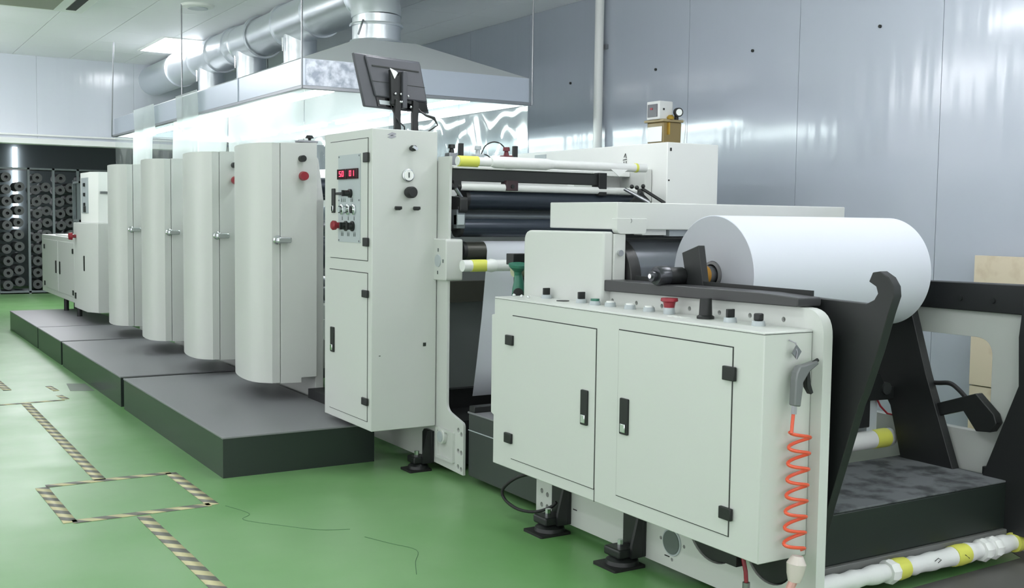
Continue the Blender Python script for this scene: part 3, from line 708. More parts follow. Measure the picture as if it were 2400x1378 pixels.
plate([(5.69, .05), (6.62, .05), (6.62, 1.82), (5.69, 1.82)], 'x', 2.97, 3.02).put('side_frame', WHITE, t)
# far side plate & big white cover
t = thing('dryer_cover', 'long white box cover along the wall side with a grey end', 'machine cover', (4.7, 8, .1))
box(4.48, 4.905, 5.453, 13.9, .10, 1.985).put('cover', WHITE2, t, bev=.004)
g = MB(); g.box(4.5, 4.512, 5.449, 5.455, 1.93, 1.95); g.box(4.49, 4.50, 5.449, 5.455, 1.74, 1.75); g.put('latch_marks', SEAM, t)
box(4.475, 4.48, 8.9, 9.5, 1.74, 1.77).put('nameplate', PANEL, t)
g = MB()
g.tube([(4.477, 5.90, 1.905), (4.477, 5.885, 1.93), (4.477, 5.875, 1.90)], .0025, 5); g.tube([(4.477, 5.91, 1.888), (4.477, 5.87, 1.892)], .0025, 5); g.tube([(4.477, 5.90, 1.878), (4.477, 5.90, 1.86), (4.477, 5.875, 1.862), (4.477, 5.875, 1.88)], .0025, 5)
g.put('handwritten_mark', SEAM, t)
box(4.474, 4.48, 6.85, 7.0, 1.935, 1.965).put('nameplate', PANEL, t)
t = thing('wall_side_frame', 'white side frame on the wall side at the end of the dark rollers', 'machine frame', (4.45, 6, .1))
plate(fillet([(5.60, .1), (6.4, .1), (6.4, 1.82), (5.60, 1.82)], .01), 'x', 4.42, 4.476).put('side_frame', WHITE, t, bev=.004)
box(4.30, 4.42, 5.86, 5.90, 1.60, 1.82).put('front_plate', WHITE, t, bev=.004)
# oiler on top of the cover
t = thing('lubrication_pump', 'grey controller on a tan oil tank standing on the white cover', 'oil pump', (4.78, 5.9, 1.985))
MB().plate(fillet([(4.69, 2.0), (4.84, 2.0), (4.845, 2.145), (4.685, 2.145)], .01), 'y', 5.755, 5.925).put('tank', TAN, t, bev=.006)
box(4.672, 4.852, 5.742, 5.945, 2.145, 2.162).put('tank_lid', mat('tan_lid', (150, 136, 100), .4), t, bev=.005)
box(4.685, 4.845, 5.75, 5.93, 1.985, 2.0).put('tray', BLACK, t)
box(4.681, 4.686, 5.765, 5.915, 2.015, 2.115).put('oil_level_label', WHITE2, t, bev=.002)
c = box(4.66, 4.775, 5.765, 5.90, 2.162, 2.282).put('controller', mat('controller_grey', (206, 208, 206), .4), t, bev=.005)
box(4.655, 4.661, 5.785, 5.885, 2.178, 2.262).put('controller_screen', mat('screen_grey', (90, 90, 94), .3), c)
box(4.652, 4.656, 5.83, 5.855, 2.225, 2.238).put('red_readout', RED, c)
box(4.69, 4.702, 5.761, 5.766, 2.222, 2.234).put('switch', BLACK, c)
g_ = MB().lathe((4.805, 5.76, 2.212), (4.795, 5.725, 2.21), [(0, .022), (.2, .030), (1, .030)], 24).put('pressure_gauge', BLACK, t)
cyl((4.7955, 5.727, 2.210), (4.7945, 5.722, 2.2098), .022, n=24).put('dial', WHITE2, g_)
cyl((4.81, 5.77, 2.162), (4.81, 5.77, 2.20), .015, n=14).put('pipe_union', BLACK, t)
MB().lathe((4.745, 5.752, 2.162), (4.745, 5.752, 2.19), [(0, .022), (.5, .026), (1, .014)], 16).put('filler_cap', BRASS, t)
box(4.72, 4.732, 5.738, 5.754, 2.06, 2.14).put('sight_tube', BRASS, t)
MB().tube(sm([(4.82, 5.77, 2.18), (4.87, 5.77, 2.17), (4.90, 5.78, 2.13), (4.905, 5.79, 2.06), (4.90, 5.8, 1.986)]), .0025, 6).put('oil_line', WHITE2, t)

# ================================================================== ROLLERS BETWEEN THE FRAMES
def roller(y, z, r, xa, xb, m, lab, name='roller', shaft=.02, endm=DARK2):
    t = thing(name, lab, 'roller', ((xa + xb) / 2, y, z - r))
    cyl((xa, y, z), (xb, y, z), r, n=40).put('roller_body', m, t)
    cyl((xa - .004, y, z), (xa + .02, y, z), r * 1.03, n=40).put('end_cap', endm, t)
    cyl((xa - .045, y, z), (xb + .045, y, z), shaft, n=18).put('shaft', STEEL if endm != DARK2 else DARK2, t)
    return t
t = thing('wrapped_bar', 'white wrapped crossbar with a yellow band right of the control cabinet', 'wrapped bar', (3.6, 5.47, 1.80))
cyl((2.99, 5.49, 1.812), (4.32, 5.47, 1.815), .026, n=24).put('bar', PIPEW, t)
MB().lathe((3.20, 5.47, 1.812), (3.62, 5.47, 1.813), [(0, .026), (.06, .034), (.9, .034), (1, .026)], 24).put('wrap', PIPEW, t)
cyl((2.995, 5.489, 1.812), (3.12, 5.488, 1.812), .031, n=20).put('yellow_band', YELLOW, t, label='yellow tape band')
cyl((4.235, 5.47, 1.8145), (4.25, 5.47, 1.8145), .029, n=20).put('yellow_band', YELLOW, t, label='narrow yellow tape band')
MB().solid([(4.03, 5.44, 1.80), (4.16, 5.44, 1.80), (4.09, 5.435, 1.755), (4.03, 5.445, 1.80), (4.16, 5.445, 1.80), (4.09, 5.44, 1.755)], [(0, 1, 2), (3, 5, 4), (0, 3, 4, 1), (1, 4, 5, 2), (2, 5, 3, 0)]).put('loose_tape', WHITE2, t)
t = thing('sensor_beam', 'dark flat crossbeam with white top edge under the white wrapped bar', 'beam', (3.5, 5.65, 1.7))
box(3.03, 4.08, 5.62, 5.68, 1.705, 1.775).put('beam', DARK, t, bev=.004)
box(3.03, 4.03, 5.61, 5.70, 1.776, 1.79).put('top_strip', WHITE2, t, bev=.003)
box(4.06, 4.12, 5.60, 5.68, 1.64, 1.782).put('end_bracket', DARK2, t, bev=.003)
box(3.03, 3.08, 5.60, 5.68, 1.66, 1.71).put('end_bracket', DARK2, t, bev=.003)
b = box(3.38, 3.46, 5.59, 5.66, 1.655, 1.715).put('sensor_head', mat('dark_maroon', (62, 42, 46), .4), t, bev=.003)
cyl((3.42, 5.585, 1.68), (3.42, 5.592, 1.68), .012, n=14).put('lens', BLACK, b)
box(3.38, 3.43, 5.60, 5.64, 1.79, 1.803).put('clip', BLACK, t)
for x, m, l in ((3.12, BLACK, 'black clamp knob with lever on the crossbar nearest the control cabinet'), (3.50, mat('maroon', (96, 30, 40), .4), 'maroon sensor with black lever standing behind the wrapped bar'),
                (3.30, PANEL, 'small grey clamp standing behind the wrapped bar')):
    t = thing('clamp_knob', l, 'clamp', (x, 5.8, 1.8), 'small clamps on the registration bar')
    box(x - .03, x + .03, 5.77, 5.83, 1.80, 1.875).put('block', m if m != BLACK else STEEL, t, bev=.004)
    MB().lathe((x, 5.8, 1.875), (x, 5.8, 1.925), [(0, .018), (.5, .012), (.55, .022), (1, .02)], 14).put('knob', m, t)
    if m != PANEL: 
        box(x + .05, x + .075, 5.785, 5.815, 1.86, 1.935).put('lever', BLACK, t, bev=.003)
        cyl((x + .0625, 5.8, 1.80), (x + .0625, 5.8, 1.88), .004, n=8).put('stem', BLACK, t)
t = thing('registration_bar', 'white crossbar behind the wrapped bar carrying small clamps', 'beam', (3.7, 5.8, 1.75))
box(3.03, 4.42, 5.755, 5.845, 1.77, 1.80).put('bar', WHITE2, t, bev=.004)
box(3.75, 4.2, 5.95, 6.0, 1.62, 1.70).put('scale_rail', WHITE2, t, bev=.003)
g = MB()
for k in range(7): g.box(3.87 + k * .022, 3.882 + k * .022, 5.945, 5.952, 1.645, 1.665)
g.put('printed_scale', SEAM, t)
MB().tube(sm([(3.35, 5.80, 1.805), (3.31, 5.8, 1.84), (3.35, 5.8, 1.875), (3.40, 5.8, 1.84), (3.36, 5.8, 1.81), (3.30, 5.8, 1.805)]), .004, 6).put('loose_cable', BLACK, label='small loop of black cable on the white crossbar', cat='cable')
MB().tube(sm([(3.33, 5.82, 1.86), (3.36, 5.82, 1.925), (3.42, 5.82, 1.955), (3.48, 5.82, 1.94), (3.51, 5.82, 1.89), (3.47, 5.82, 1.83), (3.40, 5.82, 1.81), (3.3, 5.82, 1.81)]), .004, 6).put('loose_cable', BLACK, label='large loop of black cable behind the wrapped bar', cat='cable')
roller(5.62, 1.672, .022, 3.06, 4.36, WHITE2, 'slim silver roller above the dark upper roller')
a_ = roller(5.68, 1.600, .064, 3.13, 4.36, ROLLER, 'dark blue-black upper roller between the frames')
t = a_
MB().tube([(3.03, 5.58, 1.66), (3.075, 5.58, 1.60), (3.11, 5.6, 1.585)], .012, 8).put('lifting_arm', STEEL, t)
plate(fillet([(5.54, 1.52), (5.72, 1.52), (5.72, 1.62), (5.54, 1.61)], .02), 'x', 3.04, 3.09).put('bracket', DARK2, t, bev=.003)
MB().tube([(4.22, 5.55, 1.685), (4.32, 5.42, 1.60)], .011, 8).put('lifting_arm', STEEL, t)
MB().tube([(4.36, 5.55, 1.69), (4.44, 5.42, 1.60)], .011, 8).put('lifting_arm', DARK2, t)
plate([(4.26, 1.60), (4.34, 1.67), (4.43, 1.60)], 'y', 5.53, 5.56).put('web_plate', DARK2, t)
for x, z in ((4.27, 1.70), (4.31, 1.695), (4.36, 1.705)): MB().sphere((x, 5.54, z), .014, n=10).put('knob', BLACK, t)
roller(5.75, 1.50, .042, 3.14, 4.40, ROLLERG, 'pale grey roller under the dark upper roller')
roller(5.62, 1.435, .055, 3.06, 4.40, ROLLER, 'dark lower roller below the pale grey roller')
box(3.03, 4.30, 6.30, 6.33, 1.42, 1.78).put('guard_sheet', WHITE2, label='white guard sheet behind the dark rollers', cat='guard', bev=.003)
t = thing('bearing_block', 'grey bearing block beside the frame column at the lower rollers', 'bearing block', (3.05, 5.6, 1.38))
box(3.03, 3.085, 5.56, 5.70, 1.43, 1.54).put('block', ROLLERG, t, bev=.004)
box(3.03, 3.075, 5.55, 5.60, 1.45, 1.51).put('cover_plate', PANEL, t, bev=.003)
box(3.03, 3.095, 5.55, 5.72, 1.54, 1.555).put('lid', DARK2, t)
box(3.08, 3.22, 5.80, 5.84, 1.50, 1.53).put('guide_rail', CHROME, label='short bright steel rail at the near end of the grey roller', cat='rail')
# paper web and its guide roller
WY, WZ = 5.62, 1.30
a_ = roller(WY, WZ, .053, 3.09, 4.40, mat('bronze_roller', (74, 74, 68), .3, .4), 'dark guide roller carrying the white paper web')
t = thing('paper_web', 'white paper web coming down from the guide roller between the frames', 'paper web', (3.75, 5.6, .3))
rows = []
for (dy, dz) in [(.06, .03), (.045, .045), (.02, .056), (0, .0555), (-.02, .051), (-.04, .037), (-.052, .015), (-.056, 0)]:
    rows.append([(3.235, WY + dy, WZ + dz), (4.38, WY + dy, WZ + dz)])
for z, dy in ((1.2, -.045), (.9, .0), (.6, .06), (.42, .10)): rows.append([(3.235, WY + dy, z), (4.38, WY + dy, z)])
MB().quads(rows).put('web', PAPER, t, solidify=.001)
t = thing('wrapped_bar', 'white wrapped crossbar with yellow tape in front of the paper web', 'wrapped bar', (3.4, 5.42, 1.2))
cyl((2.99, 5.42, 1.222), (4.415, 5.42, 1.218), .033, n=24).put('bar', PIPEW, t)
cyl((3.045, 5.42, 1.222), (3.14, 5.42, 1.222), .035, n=20).put('yellow_band', YELLOW, t, label='yellow tape band')
MB().lathe((3.11, 5.415, 1.222), (3.20, 5.415, 1.222), [(0, .006), (.25, .030), (.7, .039), (1, .034)], 20).put('white_wrap_end', WHITE2, t)
t = thing('wrapped_bar_end', 'short yellowish roller end left of the white rounded housing', 'roller', (3.03, 4.9, 1.2))
cyl((2.98, 4.85, 1.225), (3.3, 4.85, 1.225), .035, n=20).put('roller_body', mat('yellow_grey', (168, 172, 140), .4), t)
# inner dark cross plates behind the web
t = thing('inner_crossplate', 'dark grey inner plate behind the paper web', 'machine plate', (3.7, 6.3, .1))
box(3.03, 4.42, 6.30, 6.34, .1, 1.40).put('plate', mat('mid_grey_plate', (150, 158, 156), .45), t, bev=.003)
plate(fillet([(3.03, .88), (3.22, .90), (3.25, .94), (4.42, .96), (4.42, 1.08), (3.03, 1.08)], .01), 'y', 6.24, 6.30).put('dark_rib', mat('rib_dark', (84, 86, 76), .5), t)
box(3.03, 4.42, 6.0, 6.06, .30, .42).put('lower_rail', DARK2, t)
box(3.03, 3.6, 5.6, 6.2, .04, .30).put('dark_sump', DARK2, t)

# ================================================================== DARK STEP BETWEEN UNITS
t = thing('floor_step', 'dark grey step box between the frame column and the console', 'step', (3.5, 4.95, .04))
box(3.0, 4.40, 4.545, 5.345, .04, .395).put('box_body', mat('step_side', (58, 64, 62), .45), t, bev=.004)
box(2.995, 4.40, 4.545, 5.35, .395, .405).put('top_sheet', PLATTOP, t, bev=.002)
box(2.994, 3.0, 4.56, 5.34, .30, .304).put('side_seam', PANEL, t)
box(3.0, 4.4, 5.28, 5.34, .405, .44).put('black_edge', BLACK, t, bev=.004)

# ================================================================== LEVELLING FEET
def foot(y, x=2.86, lab='', s=1.0):
    t = thing('levelling_foot', lab, 'machine foot', (x, y, 0), 'black levelling feet under the machine')
    plate(rrect(x - .10 * s, x + .07 * s, y - .08 * s, y + .08 * s, .01), 'z', .0, .012).put('rubber_pad', RUBBER, t)
    MB().lathe((x, y, .012), (x, y, .045), [(0, .075 * s), (.5, .07 * s), (1, .045 * s)], 20).put('base_disc', BLACK, t)
    MB().plate(fillet([(x - .06 * s, .045), (x + .05 * s, .045), (x + .05 * s, .085), (x - .06 * s, .085)], .012), 'y', y - .055 * s, y + .055 * s).put('foot_block', BLACK, t, bev=.006)
    cyl((x - .01, y, .085), (x - .01, y, .115), .014, n=6).put('adjust_nut', CHROME, t)
    MB().plate([(x + .0, .045), (x + .055, .045), (x + .055, .235), (x + .035, .235), (x - .0, .10)], 'y', y - .07 * s, y - .055 * s).put('gusset', BLACK, t)
    MB().plate([(y - .07 * s, .045), (y + .07 * s, .045), (y + .07 * s, .215), (y + .045 * s, .235), (y - .07 * s, .235)], 'x', x + .055, x + .076).put('back_plate', BLACK, t, bev=.003)
foot(4.30, 2.863, 'black levelling foot under the console, by the cable loop')
foot(3.73, 2.863, 'black levelling foot at the middle of the console base')
foot(5.76, 2.893, 'black levelling foot under the control cabinet', .85)
# ================================================================== UNWINDER
t = thing('unwinder_side_frame', 'white near side frame of the unwinder with rounded corner and dark rail', 'machine frame', (2.95, 3.6, .04))
poly = fillet([(2.70, .04), (4.54, .04), (4.54, 1.095), (4.02, 1.098), (3.96, 1.19), (2.70, 1.19)], [0, 0, 0, .02, .02, .10], 8)
hl = [circ(y, z, .010, 10) for y, z in ((3.938, 1.134), (3.766, 1.135), (3.593, 1.135), (3.417, 1.138), (3.239, 1.136), (3.069, 1.139), (2.895, 1.139))]
hl += [circ(3.49, .153, .052, 28)] + [circ(3.49 + .075 * math.cos(a), .153 + .075 * math.sin(a), .008, 8) for a in (.0, PI / 2, PI, -PI / 2)]
hl += [circ(4.49, z, .013, 10) for z in (.08, .15, .21)] + [circ(4.44, z, .013, 10) for z in (.08, .14, .21)]
hl += [circ(3.24, .30, .165, 40)[::1], circ(2.93, .27, .13, 36)]
plate(poly, 'x', 2.94, 2.985, holes=hl).put('side_plate', WHITE, t, bev=.003)
box(2.99, 3.0, 2.75, 4.5, .1, 1.1).put('inner_liner', DARK2, t)
cyl((2.935, 3.49, .153), (2.942, 3.49, .153), .058, n=28).put('hole_rim', PANEL, t)
cyl((2.931, 3.49, .153), (2.936, 3.49, .153), .050, n=28).put('hole_cover', mat('hole_grey', (96, 106, 102), .5), t)
rail = plate(fillet([(2.80, 1.192), (4.01, 1.175), (3.99, 1.225), (3.0, 1.232), (2.80, 1.225)], .008), 'x', 2.91, 3.03).put('top_rail', mat('rail_dark', (58, 58, 60), .4), t, bev=.004)
box(3.035, 3.045, 2.85, 3.9, 1.2, 1.245).put('rail_lip', BLACK, t)
g = MB()
for (y, z) in ((3.52, .085), (4.2, .12)): g.box(2.937, 2.941, y - .015, y + .015, z, z + .004)
g.put('scuff_marks', SEAM, t)

t = thing('operator_console', 'white two-door console cabinet with push buttons along its top', 'machine cabinet', (2.8, 3.6, .295))
XC = 2.705
plate(fillet([(2.75, .30), (4.575, .30), (4.575, .536), (4.60, .545), (4.60, 1.025), (4.575, 1.03), (4.575, 1.115), (2.75, 1.115)], 0), 'x', XC, 2.938).put('body', WHITE, t, bev=.004)
dA = door(t, XC, 3.73, 4.40, .355, 1.034); dB = door(t, XC, 2.903, 3.57, .365, 1.046)
for za, zb in ((.895, .942), (.426, .474)): hinge(dA, XC - .003, 4.385, 4.448, za, zb)
for za, zb in ((.928, .979), (.424, .469)): hinge(dB, XC - .003, 2.878, 2.941, za, zb)
latch(dA, XC - .003, 3.774, 3.823, .617, .768); latch(dB, XC - .003, 3.492, 3.546, .625, .773)
box(XC - .002, XC + .002, 3.725, 3.727, .30, .36).put('sheet_joint', SEAM, t)
g = MB(); g.box(XC - .001, 2.938, 2.749, 2.7505, 1.106, 1.108); g.box(XC - .0012, XC + .002, 2.75, 4.57, 1.106, 1.1075); g.put('top_joint', SEAM, t)
# top buttons
ZT = 1.115
def tb(y, x, kind):
    if kind == 'red':
        k = MB().lathe((x, y, ZT), (x, y, ZT + .028), [(0, .024), (1, .022)], 20).put('button_collar', PANEL, t)
        MB().lathe((x, y, ZT + .026), (x, y, ZT + .065), [(0, .022), (.55, .025), (.7, .036), (1, .034)], 24).put('mushroom_cap', RED, k, label='red mushroom emergency button')
    elif kind == 'big':
        MB().lathe((x, y, ZT), (x, y, ZT + .08), [(0, .034), (.12, .034), (.18, .026), (1, .023)], 24).put('speed_knob', BLACK, t, label='tall black knob')
    else:
        k = MB().lathe((x, y, ZT), (x, y, ZT + .018), [(0, .026), (1, .023)], 20).put('push_button', PANEL, t)
        if kind == 'sel': box(x - .018, x + .018, y - .006, y + .006, ZT + .018, ZT + .05).put('grip', BLACK, k, bev=.002)
        if kind == 'key': box(x - .014, x + .014, y - .014, y + .014, ZT + .018, ZT + .046).put('grip', BLACK, k, bev=.005)
        if kind == 'green': cyl((x, y, ZT + .018), (x, y, ZT + .028), .02, n=18).put('button_cap', GREENP, k)
        if kind == 'plain': cyl((x, y, ZT + .018), (x, y, ZT + .024), .018, n=18).put('button_cap', WHITE2, k)
for y, x, kd in ((2.94, 2.86, 'key'), (3.09, 2.86, 'sel'), (3.24, 2.87, 'big'), (3.46, 2.87, 'red'), (3.59, 2.87, 'plain'), (3.72, 2.87, 'plain'), (3.86, 2.87, 'plain'), (3.96, 2.86, 'green'), (4.08, 2.87, 'sel'), (4.37, 2.87, 'sel')): tb(y, x, kd)
cyl((2.85, 4.2, ZT), (2.85, 4.2, ZT + .003), .03, n=24).put('cable_gland', BLACK, t)
for y in (4.55, 4.48, 4.42): MB().sphere((2.80, y, ZT + .004), .009, n=10).put('screw', CHROME, t)
g = MB()
for y in (3.30, 3.34, 3.38): g.box(2.80, 2.84, y - .008, y + .008, ZT, ZT + .0015)
g.put('peeled_label', WHITE2, t)
# tiny stickers at gun
# rounded housing above console
t = thing('brake_housing', 'white rounded box housing standing above the left end of the console', 'machine cover', (2.95, 4.3, 1.1))
plate(fillet([(3.96, 1.10), (4.625, 1.09), (4.625, 1.437), (3.96, 1.44)], [.0, 0, .06, .012]), 'x', 2.90, 2.955).put('cover', WHITE, t, bev=.012)
box(2.955, 3.02, 3.955, 4.60, 1.105, 1.43).put('back_box', WHITE, t, bev=.003)
k = cyl((2.985, 3.956, 1.345), (2.985, 3.94, 1.345), .014, n=18).put('lock', CHROME, t)
# beam cover
t = thing('crossbeam_cover', 'long white beam cover bridging the unwinder above the paper roll', 'machine cover', (3.7, 4.2, 1.45))
box(2.97, 4.432, 3.956, 4.50, 1.45, 1.573).put('cover', WHITE, t, bev=.004)
plate(fillet([(2.966, 1.43), (3.13, 1.43), (3.135, 1.46), (3.135, 1.50), (2.966, 1.50)], [.03, .015, 0, 0, 0]), 'y', 3.95, 3.99).put('end_tab', WHITE, t, bev=.002)
g = MB(); g.tube([(3.035 + .012 * math.cos(a), 3.949, 1.49 + .012 * math.sin(a)) for a in (-.9, -.5, 0, .5, .9)], .001, 5); g.put('embossed_mark', AMOUNT, t)
box(3.14, 3.28, 3.99, 4.05, 1.425, 1.45).put('guide_block', WHITE2, t)
box(3.30, 4.43, 3.99, 4.03, 1.42, 1.45).put('under_rail', PANEL, t)
cyl((3.0, 4.36, 1.41), (4.43, 4.36, 1.41), .018).put('guide_rod', STEEL, t)
# second reel behind the first
t = thing('film_reel', 'grey glossy reel with a black end disc behind the paper roll', 'reel', (3.6, 4.12, 1.0))
cyl((3.03, 4.12, 1.22), (3.09, 4.12, 1.22), .198, n=48).put('end_disc', mat('disc_black', (44, 44, 44), .35), t, bev=.004)
MB().lathe((3.01, 4.12, 1.225), (3.03, 4.12, 1.225), [(0, .11), (1, .13)], 40).put('hub', DARK, t)
cyl((3.09, 4.12, 1.22), (4.4, 4.12, 1.22), .19, n=56).put('film_roll', FILM, t)
# paper roll
PY, PZ = 3.575, 1.263
t = thing('paper_roll', 'large white paper roll mounted on the unwinder shaft', 'paper roll', (3.75, PY, PZ - .255))
MB().lathe((3.20, PY, PZ), (4.31, PY, PZ), [(0, .06), (0, .2525), (.002, .255), (.998, .255), (1, .2525), (1, .06)], 96, cap=False).put('paper', PAPER, t)
MB().lathe((3.1985, PY, PZ), (3.2, PY, PZ), [(0, .06), (0, .252), (1, .252)], 96, cap=False).put('near_end', PAPEREND, t, label='grey end face of the roll')
MB().lathe((3.19, PY, PZ), (4.32, PY, PZ), [(0, .046), (0, .058), (1, .058), (1, .046), (0, .046)], 40, cap=False).put('core_tube', mat('core_grey', (120, 120, 122), .6), t)
t = thing('air_shaft', 'black and amber shaft poking out of the paper roll core', 'shaft', (3.4, PY, PZ))
cyl((3.05, PY, PZ), (4.42, PY, PZ), .040, n=28).put('shaft_body', STEEL, t)
cyl((3.09, PY, PZ), (3.16, PY, PZ), .0405, n=28).put('amber_sleeve', AMBER, t)
cyl((2.95, PY, PZ), (3.03, PY, PZ), .036, n=28).put('black_sleeve', DARK2, t, bev=.004)
MB().lathe((2.865, PY, PZ), (2.965, PY, PZ), [(0, .022), (.2, .022), (.22, .036), (.35, .042), (.8, .042), (.85, .034), (1, .034)], 32).put('valve_end', mat('valve_dark', (66, 68, 72), .25, .6), t)
cyl((2.857, PY, PZ), (2.867, PY, PZ), .010, n=16).put('air_valve', CHROME, t)
# unwinding arms (near and far pairs)
hook = [(2.92, 1.22), (2.613, 1.214), (2.58, 1.23), (2.565, 1.253), (2.573, 1.276), (2.605, 1.292), (2.59, 1.325), (2.559, 1.33), (2.522, 1.311), (2.5, 1.281), (2.496, 1.247), (2.517, 1.186), (2.556, 1.054), (2.61, .901), (2.631, .854), (2.678, .7), (2.752, .463), (2.84, .12), (3.18, .12), (3.08, .38), (2.93, .785), (2.94, 1.0)]
strutp = [(3.63, 1.386), (3.605, 1.386), (3.563, 1.221), (3.502, 1.09), (3.40, .78), (3.23, .35), (3.2, .20), (3.5, .20), (3.516, .314), (3.60, .60), (3.70, .74), (3.72, .85), (3.70, 1.15), (3.72, 1.30)]
for x, l1, l2 in ((3.06, 'black hooked arm plate behind the right end of the console', 'black leaning arm plate in front of the near end of the paper roll'),
                  (4.40, 'black hooked arm at the right edge of the picture', 'black leaning arm plate at the far end of the paper roll')):
    h = plate(hook if x > 4 else hook, 'x', x - .01 if x < 4 else x + .02, x + .03 if x < 4 else x + .06).put('hook_arm', DARK2, label=l1, cat='machine arm', group='hooked arms of the unwinder', bev=.003)
    if x > 4:
        plate(strutp, 'x', x, x + .05).put('support_arm', DARK2, label=l2, cat='machine arm', bev=.003)
    else:
        plate([(3.434, 1.20), (3.536, 1.20), (3.579, 1.359), (3.475, 1.393)], 'x', 3.03, 3.065).put('support_arm', DARK2, label=l2, cat='machine arm', bev=.003)
# far side frame
t = thing('unwinder_far_frame', 'grey-white far side frame of the unwinder with a large rounded window', 'machine frame', (4.5, 3.6, .04))
plate(fillet([(2.70, .04), (5.4, .04), (5.4, 1.19), (2.70, 1.19)], .05), 'x', 4.48, 4.53, holes=[fillet([(3.106, .535), (4.1, .535), (4.1, .974), (3.106, .974)], .09, 8)]).put('side_plate', WHITE, t, bev=.003)
rl = plate([(2.70, 1.098), (3.62, 1.092), (3.62, 1.217), (2.70, 1.232)], 'x', 4.455, 4.56).put('top_rail', DARK2, t, bev=.004)
for y in (3.508, 3.269, 3.098): cyl((4.45, y, 1.15), (4.457, y, 1.15), .013, n=14).put('rail_bolt', BLACK, rl)
plate([(2.4, .16), (3.12, .12), (3.12, .385), (2.4, .30)], 'x', 4.46, 4.60).put('foot_plate', DARK2, t, bev=.003)
box(4.45, 4.47, 2.5, 3.08, .372, .38).put('foot_strip', PANEL, t)
# bits behind the hook arm
t = thing('brake_bracket', 'black bracket and bar between the two black arms', 'bracket', (4.2, 3.6, .6))
plate(fillet([(4.12, .64), (4.44, .63), (4.44, .69), (4.34, .70), (4.30, .765), (4.14, .765)], .012), 'y', 3.58, 3.62).put('bracket_plate', BLACK, t, bev=.003)
cyl((4.34, 3.57, .69), (4.34, 3.60, .69), .03, n=20).put('bolt', DARK, t)
box(4.16, 4.26, 3.60, 3.66, .50, .64).put('motor_body', DARK2, t, bev=.006)
box(4.26, 4.33, 3.62, 3.7, .42, .63).put('cover_plate', PANEL, t)
MB().tube([(4.30, 3.60, .64), (4.33, 3.6, .60), (4.38, 3.6, .56), (4.42, 3.6, .55)], .005, 6).put('red_air_line', RED, t)
t = thing('wrapped_bar', 'white wrapped bar with yellow patch low between the black arms', 'wrapped bar', (4.0, 3.62, .4))
cyl((3.5, 3.62, .43), (4.43, 3.62, .435), .045, n=24).put('bar', PIPEW, t)
cyl((4.30, 3.62, .4345), (4.40, 3.62, .435), .047, n=24).put('yellow_band', YELLOW, t, label='yellow tape patch')
t = thing('guide_bracket', 'black bent bracket with a thick hose in the frame window', 'bracket', (4.42, 3.2, .6))
plate([(3.35, .645), (3.141, .722), (3.045, .64), (3.03, .60), (3.057, .556), (3.133, .548), (3.204, .632), (3.33, .588)], 'x', 4.42, 4.47).put('bent_arm', BLACK, t, bev=.004)
MB().tube(sm([(4.45, 3.5, .73), (4.45, 3.377, .737), (4.45, 3.302, .745), (4.45, 3.25, .72), (4.45, 3.20, .68)]), .011, 10).put('hose', RUBBER, t)
# dark platform at right with fibre mat top
t = thing('roll_platform', 'dark box platform with a dusty top under the paper roll', 'platform', (3.8, 3.25, .1))
MAT2 = mat('dusty_top', (96, 100, 102), .8, noise=(9, (52, 56, 58), .45, .62))
box(3.05, 4.45, 2.97, 3.56, .137, .345).put('box_body', mat('dark_green_side', (30, 38, 34), .4), t, bev=.006)
box(3.05, 4.45, 2.97, 3.56, .345, .354).put('top_sheet', MAT2, t, bev=.003)
box(3.01, 4.47, 2.955, 3.6, .105, .137).put('ledge', mat('ledge_grey', (104, 106, 104), .5), t, bev=.003)
box(3.1, 4.4, 3.1, 3.5, 0, .105).put('base', DARK2, t)
t = thing('wrapped_bar', 'white foam wrapped bar with yellow bands along the floor at lower right', 'wrapped bar', (4, 2.93, .05))
wb = MB(); N = 60; pr_ = []
for i in range(N + 1): pr_.append((i / N, .038 + .004 * math.sin(i * 1.7) + random.uniform(-.003, .003)))
wb.lathe((3.0, 2.92, .085), (4.95, 2.93, .085), pr_, 20).put('bar', PIPEW, t)
for xa, xb in ((3.62, 3.70), (4.0, 4.09), (4.42, 4.47)): MB().lathe((xa, 2.924, .085), (xb, 2.925, .085), [(0, .044), (.5, .046), (1, .043)], 20).put('yellow_band', YELLOW, t, label='yellow tape band')
for xa in (3.58, 4.18, 4.25): MB().lathe((xa, 2.92, .085), (xa + .05, 2.92, .083), [(0, .046), (.4, .052), (1, .044)], 9).put('loose_wrap', WHITE2, t)
g = MB(); g.tube([(3.84, 2.885, .10), (3.86, 2.884, .11), (3.88, 2.884, .10), (3.86, 2.885, .09)], .0015, 5); g.tube([(4.03, 2.88, .10), (4.06, 2.88, .08)], .0015, 5); g.put('marker_scribble', SEAM, t)
plate([(3.62, 2.90), (3.3, 2.3), (5.6, 2.3), (5.6, 3.5), (4.7, 3.3), (4.5, 2.93)], 'z', 0, .0015).put('floor_shade_patch', mat('grey_floor_shade', (88, 88, 84), .6), label='grey painted shade on the floor beyond the wrapped bar at lower right', cat='painted shade')  # flat grey sheet standing in for shade on the green floor
# wood boards
t = thing('wooden_crate', 'pale plywood crate board leaning against the blue wall', 'wooden board', (5.7, 3.6, 0))
for k, (za, zb) in enumerate(((0, .27), (.275, .54), (.545, .86), (.865, 1.31))):
    box(5.70 + .005 * (k % 2), 5.74, 2.6, 4.10, za, zb).put('board', WOODM, t, bev=.003)

